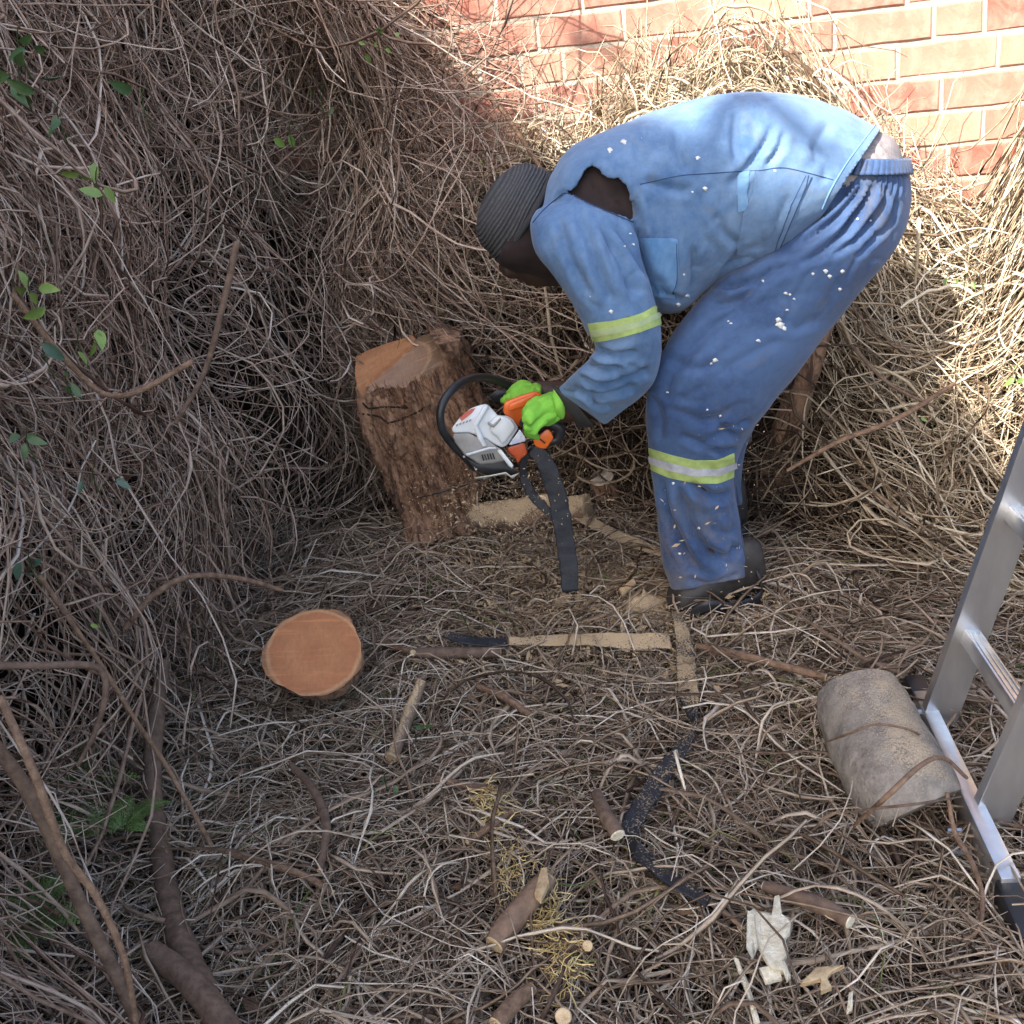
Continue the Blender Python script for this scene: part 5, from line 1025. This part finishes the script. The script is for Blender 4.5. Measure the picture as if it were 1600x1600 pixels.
for tgt in (990, 800, 600, 400):
    ks = np.linspace(.0, 1.3, 400); ys_ = [to_px((aF+dF*k+sF*.034)[None])[0, 1] for k in ks]; k = ks[int(np.argmin(np.abs(np.array(ys_)-tgt)))]
    if tgt < 700: k = k3+(k3-k2)*(1 if tgt == 600 else 2)
    if tgt == 990: k2 = k
    if tgt == 800: k3 = k
    p, q_ = rung_at(k); dd_ = q_-p; L_ = np.linalg.norm(dd_); dd_ /= L_
    rg = box('rung', (p+q_)/2, dd_*(L_/2), sF*.016, dF*.014, M_ALU, lad, .003)
    for e_ in (-.5, 0, .5): box('tread_ridge', (p+q_)/2+dF*.0150+sF*.010*e_*2, dd_*(L_/2-.02), sF*.0012, dF*.0012, M_ALU, rg, 0)
for (x, y, Y_) in ((1510, 1298, yN-.02), (1512, 1330, yN-.06), (1452, 1112, yF)):
    c = P(x, y, Y_); v, f = tube_vf([c-bx*.03, c-bx*.008], [.006, .006], 8); mesh_from('bolt', v, f, M_BOLT, lad, False)
c = aN+dN*.17+sN*.045-bd*-.0; v, f = tube_vf([c-bd*.004*-1, c+bd*.02], [.012, .012], 20, None, False); mesh_from('rail_grommet', v, f, M_BOLT, lad); 

# ------------------------------------------------------------------ splinters
def splinter(pts, thick, label, group=None, z=.075, mt=None, name='wood_splinter'):
    V = []; n = len(pts)
    for s in (1, 0):
        for x, y in pts: c = G(x, y, z+rng.normal(0, .003)); V.append(c+np.array([0, 0, (s-.5)*thick]))
    o = mesh_from(name, V, [tuple(range(n)), tuple(range(n, 2*n))[::-1]]+[(i, n+i, n+(i+1) % n, (i+1) % n) for i in range(n)], mt or M_PALE, None, False, loc=G(pts[0][0], pts[0][1], 0)); fixn(o); bevel(o, .001, 1); tag(o, label, 'splinter', group); return o
splinter([(1170, 1428), (1180, 1422), (1190, 1430), (1206, 1434), (1210, 1404), (1218, 1402), (1222, 1432), (1236, 1444), (1234, 1458), (1226, 1468), (1232, 1490), (1222, 1505), (1228, 1520), (1205, 1518), (1190, 1490), (1180, 1470), (1172, 1450)], .012, 'largest jagged white splinter slab in the pale heap at lower right')
splinter([(1168, 1425), (1178, 1430), (1184, 1480), (1176, 1498), (1166, 1480)], .009, 'narrow upright splinter on the left edge of the jagged slab', z=.085)
splinter([(1186, 1515), (1214, 1508), (1222, 1530), (1196, 1537)], .008, 'small square splinter just under the jagged slab')
splinter([(1146, 1498), (1154, 1500), (1172, 1545), (1182, 1580), (1188, 1600), (1178, 1600), (1168, 1560)], .008, 'longest thin white splinter pointing to the bottom edge', z=.07)
splinter([(1218, 1505), (1226, 1502), (1236, 1528), (1230, 1534)], .006, 'tiny white sliver right of the square splinter')
splinter([(1250, 1540), (1275, 1514), (1320, 1510), (1300, 1520), (1292, 1530), (1300, 1545), (1282, 1552), (1282, 1532)], .008, 'forked cream splinter right of the white heap', z=.08, mt=M_BROKEN)
splinter([(1326, 1553), (1333, 1550), (1332, 1580), (1322, 1585)], .006, 'lone little splinter at the lower right')
splinter([(845, 1360), (855, 1358), (858, 1382), (845, 1410), (835, 1400)], .01, 'torn pale wood flap on the chunky stick near the bottom centre', z=.105, mt=M_BROKEN)
splinter([(967, 922), (990, 905), (994, 912), (972, 932)], .008, 'flat tan wood chip left of the shoe', z=.07, mt=M_BROKEN)

# ------------------------------------------------------------------ sawdust
def dust_heap(px_, py_, rx, ry, h, n=26):
    c = G(px_, py_, .03); a = np.linspace(0, 2*math.pi, 37)[:-1]; V = [c+np.array([0, 0, h+.01])]; F_ = []
    for k in range(1, 9):
        q_ = k/8
        for t_ in a:
            e = 1+.25*noise(np.array([math.cos(t_), math.sin(t_), px_]), 1.7, 3); x, y = c[0]+rx*q_*e*math.cos(t_), c[1]+ry*q_*e*math.sin(t_); z = float(terrain(np.array(x), np.array(y)))+.035-.03*q_**3+h*(1-q_*q_)+.006*float(fbm(np.array([x, y, 0]), 40, 4)); V.append((x, y, z))
    for j in range(36): F_.append((0, 1+j, 1+(j+1) % 36))
    for k in range(7):
        for j in range(36): F_.append((1+k*36+j, 1+(k+1)*36+j, 1+(k+1)*36+(j+1) % 36, 1+k*36+(j+1) % 36))
    return np.array(V), F_
hp_ = [dust_heap(1008, 948, .065, .055, .040), dust_heap(925, 890, .05, .035, .018), dust_heap(800, 862, .09, .02, .004), dust_heap(880, 935, .04, .03, .012)]
v, f = join_vf(hp_); o = mesh_from('sawdust_heap', v, f, M_DUST); tag(o, 'heaps of fresh tan sawdust between the saw and the shoe', kind='stuff')
def flakes(name, n, gen, size, mt, label):
    CONF[0] = False; C_ = gen(n); CONF[0] = True; s = size*np.exp(rng.normal(0, .5, n)); d1 = rng.normal(size=(n, 3)); d1 /= np.linalg.norm(d1, axis=1)[:, None]; d2 = np.cross(d1, rng.normal(size=(n, 3))); d2 /= np.linalg.norm(d2, axis=1)[:, None]
    V = np.stack([C_-d1*s[:, None]*1.5, C_+d2*s[:, None]*.6, C_+d1*s[:, None]*1.5, C_-d2*s[:, None]*.6, C_+np.cross(d1, d2)*s[:, None]*.4], 1).reshape(-1, 3); b = np.arange(n)*5
    F_ = np.concatenate([np.stack([b, b+1, b+4], 1), np.stack([b+1, b+2, b+4], 1), np.stack([b+2, b+3, b+4], 1), np.stack([b+3, b, b+4], 1)]); o = mesh_from(name, V, F_, mt, None, False); tag(o, label, kind='stuff'); return o
def g1(n):
    k = rng.integers(0, 4, n); cx = np.array([800, 1000, 930, 900])[k]; cy = np.array([850, 940, 900, 1000])[k]; sx = np.array([90, 60, 90, 160])[k]; sy = np.array([30, 25, 40, 45])[k]
    x = rng.normal(cx, sx); y = rng.normal(cy, sy); w_ = np.array([G(a, b, .05) for a, b in zip(x, y)]); w_[:, 2] = terrain(w_[:, 0], w_[:, 1])+rng.uniform(.02, .065, n); return w_
flakes('sawdust_flakes', 17000, g1, .0027, M_DUST, 'sawdust flakes scattered over the vine litter')
def g2(n): return np.array([P(rng.normal(1150, 260), rng.uniform(1000, 1590), 0.001) if False else G(rng.normal(1050, 300), rng.uniform(960, 1590), .05) for _ in range(n)])
def g2b(n):
    w_ = g2(n); w_[:, 2] = terrain(w_[:, 0], w_[:, 1])+rng.uniform(.03, .06, n); return w_
flakes('wood_crumbs', 1500, g2b, .0015, M_DUST, 'tiny pale wood crumbs strewn over the clearing')
def g3(n):
    x = rng.normal(790, 75, n); y = rng.normal(790, 38, n); return np.array([P(a, b, 2.2+rng.uniform(-.1, .3)) for a, b in zip(x, y)])
flakes('flying_sawdust', 2200, g3, .0015, M_DUST, 'sawdust chips flying out below the chainsaw')
def g4(n):
    x = rng.uniform(1030, 1200, n); y = rng.uniform(660, 960, n); return np.array([P(a, b, rng.uniform(1.7, 2.0)) for a, b in zip(x, y)])
flakes('drifting_chips', 60, g4, .0020, M_DUST, 'a few wood chips drifting in front of the trouser leg')

# yellow straw tufts
def tuft(x, y, sx, sy, n):
    CONF[0] = False; c = np.array([G(rng.normal(x, sx), rng.normal(y, sy), .07) for _ in range(n)]); CONF[0] = True; K = 5; th = rng.uniform(0, 6.28, n); L = rng.uniform(.015, .05, n); dx, dy = walk(n, K, L, rng.normal(0, 14, n), .35, th)
    Pn = np.stack([c[:, :1]+dx, c[:, 1:2]+dy, terrain(c[:, :1]+dx, c[:, 1:2]+dy)+.05+rng.uniform(0, .03, (n, 1))+np.abs(rng.normal(0, .004, (n, K)))], -1); return Pn
yt = np.concatenate([tuft(768, 1262, 9, 24, 90), tuft(800, 1350, 18, 20, 70), tuft(852, 1425, 12, 26, 110), tuft(885, 1500, 16, 22, 80)])
o = strands('yellow_straw', yt, rng.uniform(.0007, .0015, len(yt)), np.clip(rng.normal(.55, .25, len(yt)), 0, 1), M_YEL); tag(o, 'tufts of bright yellow straw running down the middle of the litter')

# ------------------------------------------------------------------ leaves
M_LEAF = simple('ivy_leaf', (.055, .11, .035), (.03, .065, .02), 40, .5, .3, .001); M_LEAFY = simple('young_leaf', (.16, .24, .05), (.09, .15, .035), 40, .5, .2, .001); M_LEAFB = simple('bluish_leaf', (.05, .10, .07), (.03, .065, .045), 40, .45, .2, .001)
def leaf_sprig(x, y, Y_, n, ls, mt, label, spread=16, wide=.45):
    c = P(x, y, Y_); o = thing('leaf_sprig', label, 'leaves', c, 'green leaves among the dry vines')
    stem = [c+np.array([0, .01, -.04]), c, c+np.array([.01, -.01, .02])]; v, f = tube_vf(stem, [.0012, .001, .0008], 5, 6); mesh_from('stem', v, f, M_GRN, o)
    for i in range(n):
        px_, py_ = x+rng.normal(0, spread), y+rng.normal(0, spread); b = P(px_, py_, Y_+rng.normal(0, .012)); d = rng.normal(size=3)*.7+np.array([0, 0, -.5]); d /= np.linalg.norm(d); nn = -(b-CAM); nn = nn/np.linalg.norm(nn)+rng.normal(0, .45, 3); s = np.cross(d, nn); s /= np.linalg.norm(s); nn = np.cross(s, d); l = ls*rng.uniform(.7, 1.2)
        tt = np.linspace(0, 1, 7); V = []; 
        for t_ in tt:
            w_ = wide*l*math.sin(math.pi*t_**.8)**.9*.5; m_ = b+d*l*t_-nn*l*.18*t_*t_; V += [m_-s*w_+nn*w_*.35, m_, m_+s*w_+nn*w_*.35]
        F_ = [q_ for k in range(6) for q_ in ((3*k, 3*k+1, 3*k+4, 3*k+3), (3*k+1, 3*k+2, 3*k+5, 3*k+4))]; lf = mesh_from('leaf', V, F_, mt, o)
    return o
for a in [(28, 70, 1.45, 3, .035, M_LEAF, 'dark leaves at the top left corner of the hedge'), (30, 122, 1.45, 5, .038, M_LEAF, 'cluster of dark green leaves near the top left edge'), (90, 182, 1.5, 3, .030, M_LEAF, 'small leaves a little below the top left cluster'),
          (150, 285, 1.55, 5, .030, M_LEAFY, 'light green narrow leaves in the upper left hedge'), (222, 160, 1.7, 1, .035, M_LEAF, 'single leaf in the upper middle of the hedge'), (452, 205, 2.1, 2, .035, M_LEAFY, 'bright leaf pair in the upper right part of the hedge'),
          (45, 455, 1.4, 5, .030, M_LEAFY, 'yellow green sprig at the left edge of mid hedge'), (68, 552, 1.45, 1, .045, M_LEAFB, 'single bluish leaf in the mid left hedge'), (122, 535, 1.5, 4, .030, M_LEAFY, 'fresh leaves beside the bluish leaf'), (103, 595, 1.5, 4, .022, M_LEAF, 'round little leaves under the fresh ones'),
          (42, 690, 1.35, 4, .028, M_LEAF, 'dark leaves at the left edge above the hooked stem'), (145, 745, 1.5, 2, .026, M_LEAFB, 'pale leaf pair in the lower middle hedge'), (45, 880, 1.3, 4, .026, M_LEAFB, 'dim leaves low on the left edge'), (150, 962, 1.45, 1, .022, M_LEAFY, 'one small bright leaf above the long branch'),
          (755, 265, 2.8, 2, .02, M_LEAFY, 'tiny bright leaves where hedge meets brick wall'), (1510, 430, 2.35, 5, .028, M_LEAFY, 'sunlit leaves on the right vine heap'), (1580, 585, 2.2, 4, .026, M_LEAFY, 'sunlit leaves at the right edge of the heap'), (1145, 1215, 1.55, 2, .018, M_LEAF, 'small green leaf pair in the middle of the litter'), (1460, 655, 2.1, 2, .018, M_LEAFY, 'small leaves on the shaded lower right heap'),
          (645, 1130, 1.72, 3, .02, M_LEAF, 'dark little leaves right of the stubby peeled stick'), (600, 1215, 1.55, 3, .016, M_LEAF, 'dark green bits in the litter below the stubby stick'), (1098, 995, 1.98, 2, .016, M_LEAFB, 'small bluish leaf pair by the toe of the shoe'), (500, 150, 2.3, 3, .02, M_LEAF, 'small leaves high in the hedge near its right end'), (590, 60, 2.5, 8, .02, M_LEAFY, 'leafy yellow green shoots at the top of the hedge')]:
    leaf_sprig(*a)
def fern(x, y, nfr, L, label, mt):
    c = G(x, y, .07); o = thing('fern', label, 'fern', c)
    for i in range(nfr):
        a = rng.uniform(0, 2*math.pi); Lf = L*rng.uniform(.6, 1.1); d = np.array([math.cos(a), math.sin(a), 0]); pts = [c+d*Lf*t_+np.array([0, 0, .05+Lf*.9*t_-Lf*.75*t_*t_]) for t_ in np.linspace(0, 1, 5)]; Q = crs(np.array(pts), 22)
        T, N_, B_ = frames(Q); pr_ = [tube_vf(Q, [.0010]*22, 4)]
        sd = np.cross(T, [0, 0, 1.]); sd /= np.linalg.norm(sd, axis=1)[:, None]
        for k in range(2, 22):
            for s in (-1, 1):
                for sub in range(6):
                    q_ = (sub+1)/6; l = Lf*.26*math.sin(math.pi*(k/22)**.7)*q_; b = Q[k]+sd[k]*s*l+T[k]*l*.35; w_ = .0014; e = T[k]*w_*2.6+rng.normal(0, .0008, 3); h_ = sd[k]*s*w_*1.6
                    pr_.append((np.array([b-h_*.6, b+e*.6, b+h_, b-e*.5]), [(0, 1, 2, 3)]))
        v, f = join_vf(pr_); mesh_from('frond', v, f, mt, o)
M_FERN = simple('fern_green', (.13, .21, .05), (.06, .11, .025), 40, .6, .2, .001)
fern(115, 1290, 13, .15, 'upper green fern clump under the creeper stems at left', M_FERN)
fern(60, 1480, 13, .13, 'lower green fern clump in the bottom left corner', M_FERN)
fern(205, 1330, 6, .09, 'small green fern beside the long thick branch', M_FERN)
# thin green shoots in the lower left and in the litter
ground_strands('green_shoots', 500, (-1.0, 1.2), (.8, 2.4), M_GRN, .0, .05, .0010, K=7, Lr=(.06, .3), tint=(.6, .25), accept=flat, arch=.03)['label'] = 'thin green shoots mixed into the litter'

M_DEAD = simple('dead_leaf', (.17, .10, .055), (.08, .045, .025), 60, .85, .4, .001)
def g5(n):
    w_ = np.stack([rng.uniform(-.9, 1.2, n), rng.uniform(.8, 2.6, n), np.zeros(n)], 1); w_[:, 2] = terrain(w_[:, 0], w_[:, 1])+rng.uniform(.0, .05, n); return w_
flakes('dead_leaf_bits', 2600, g5, .0042, M_DEAD, 'brown leaf and bark bits mixed into the litter')
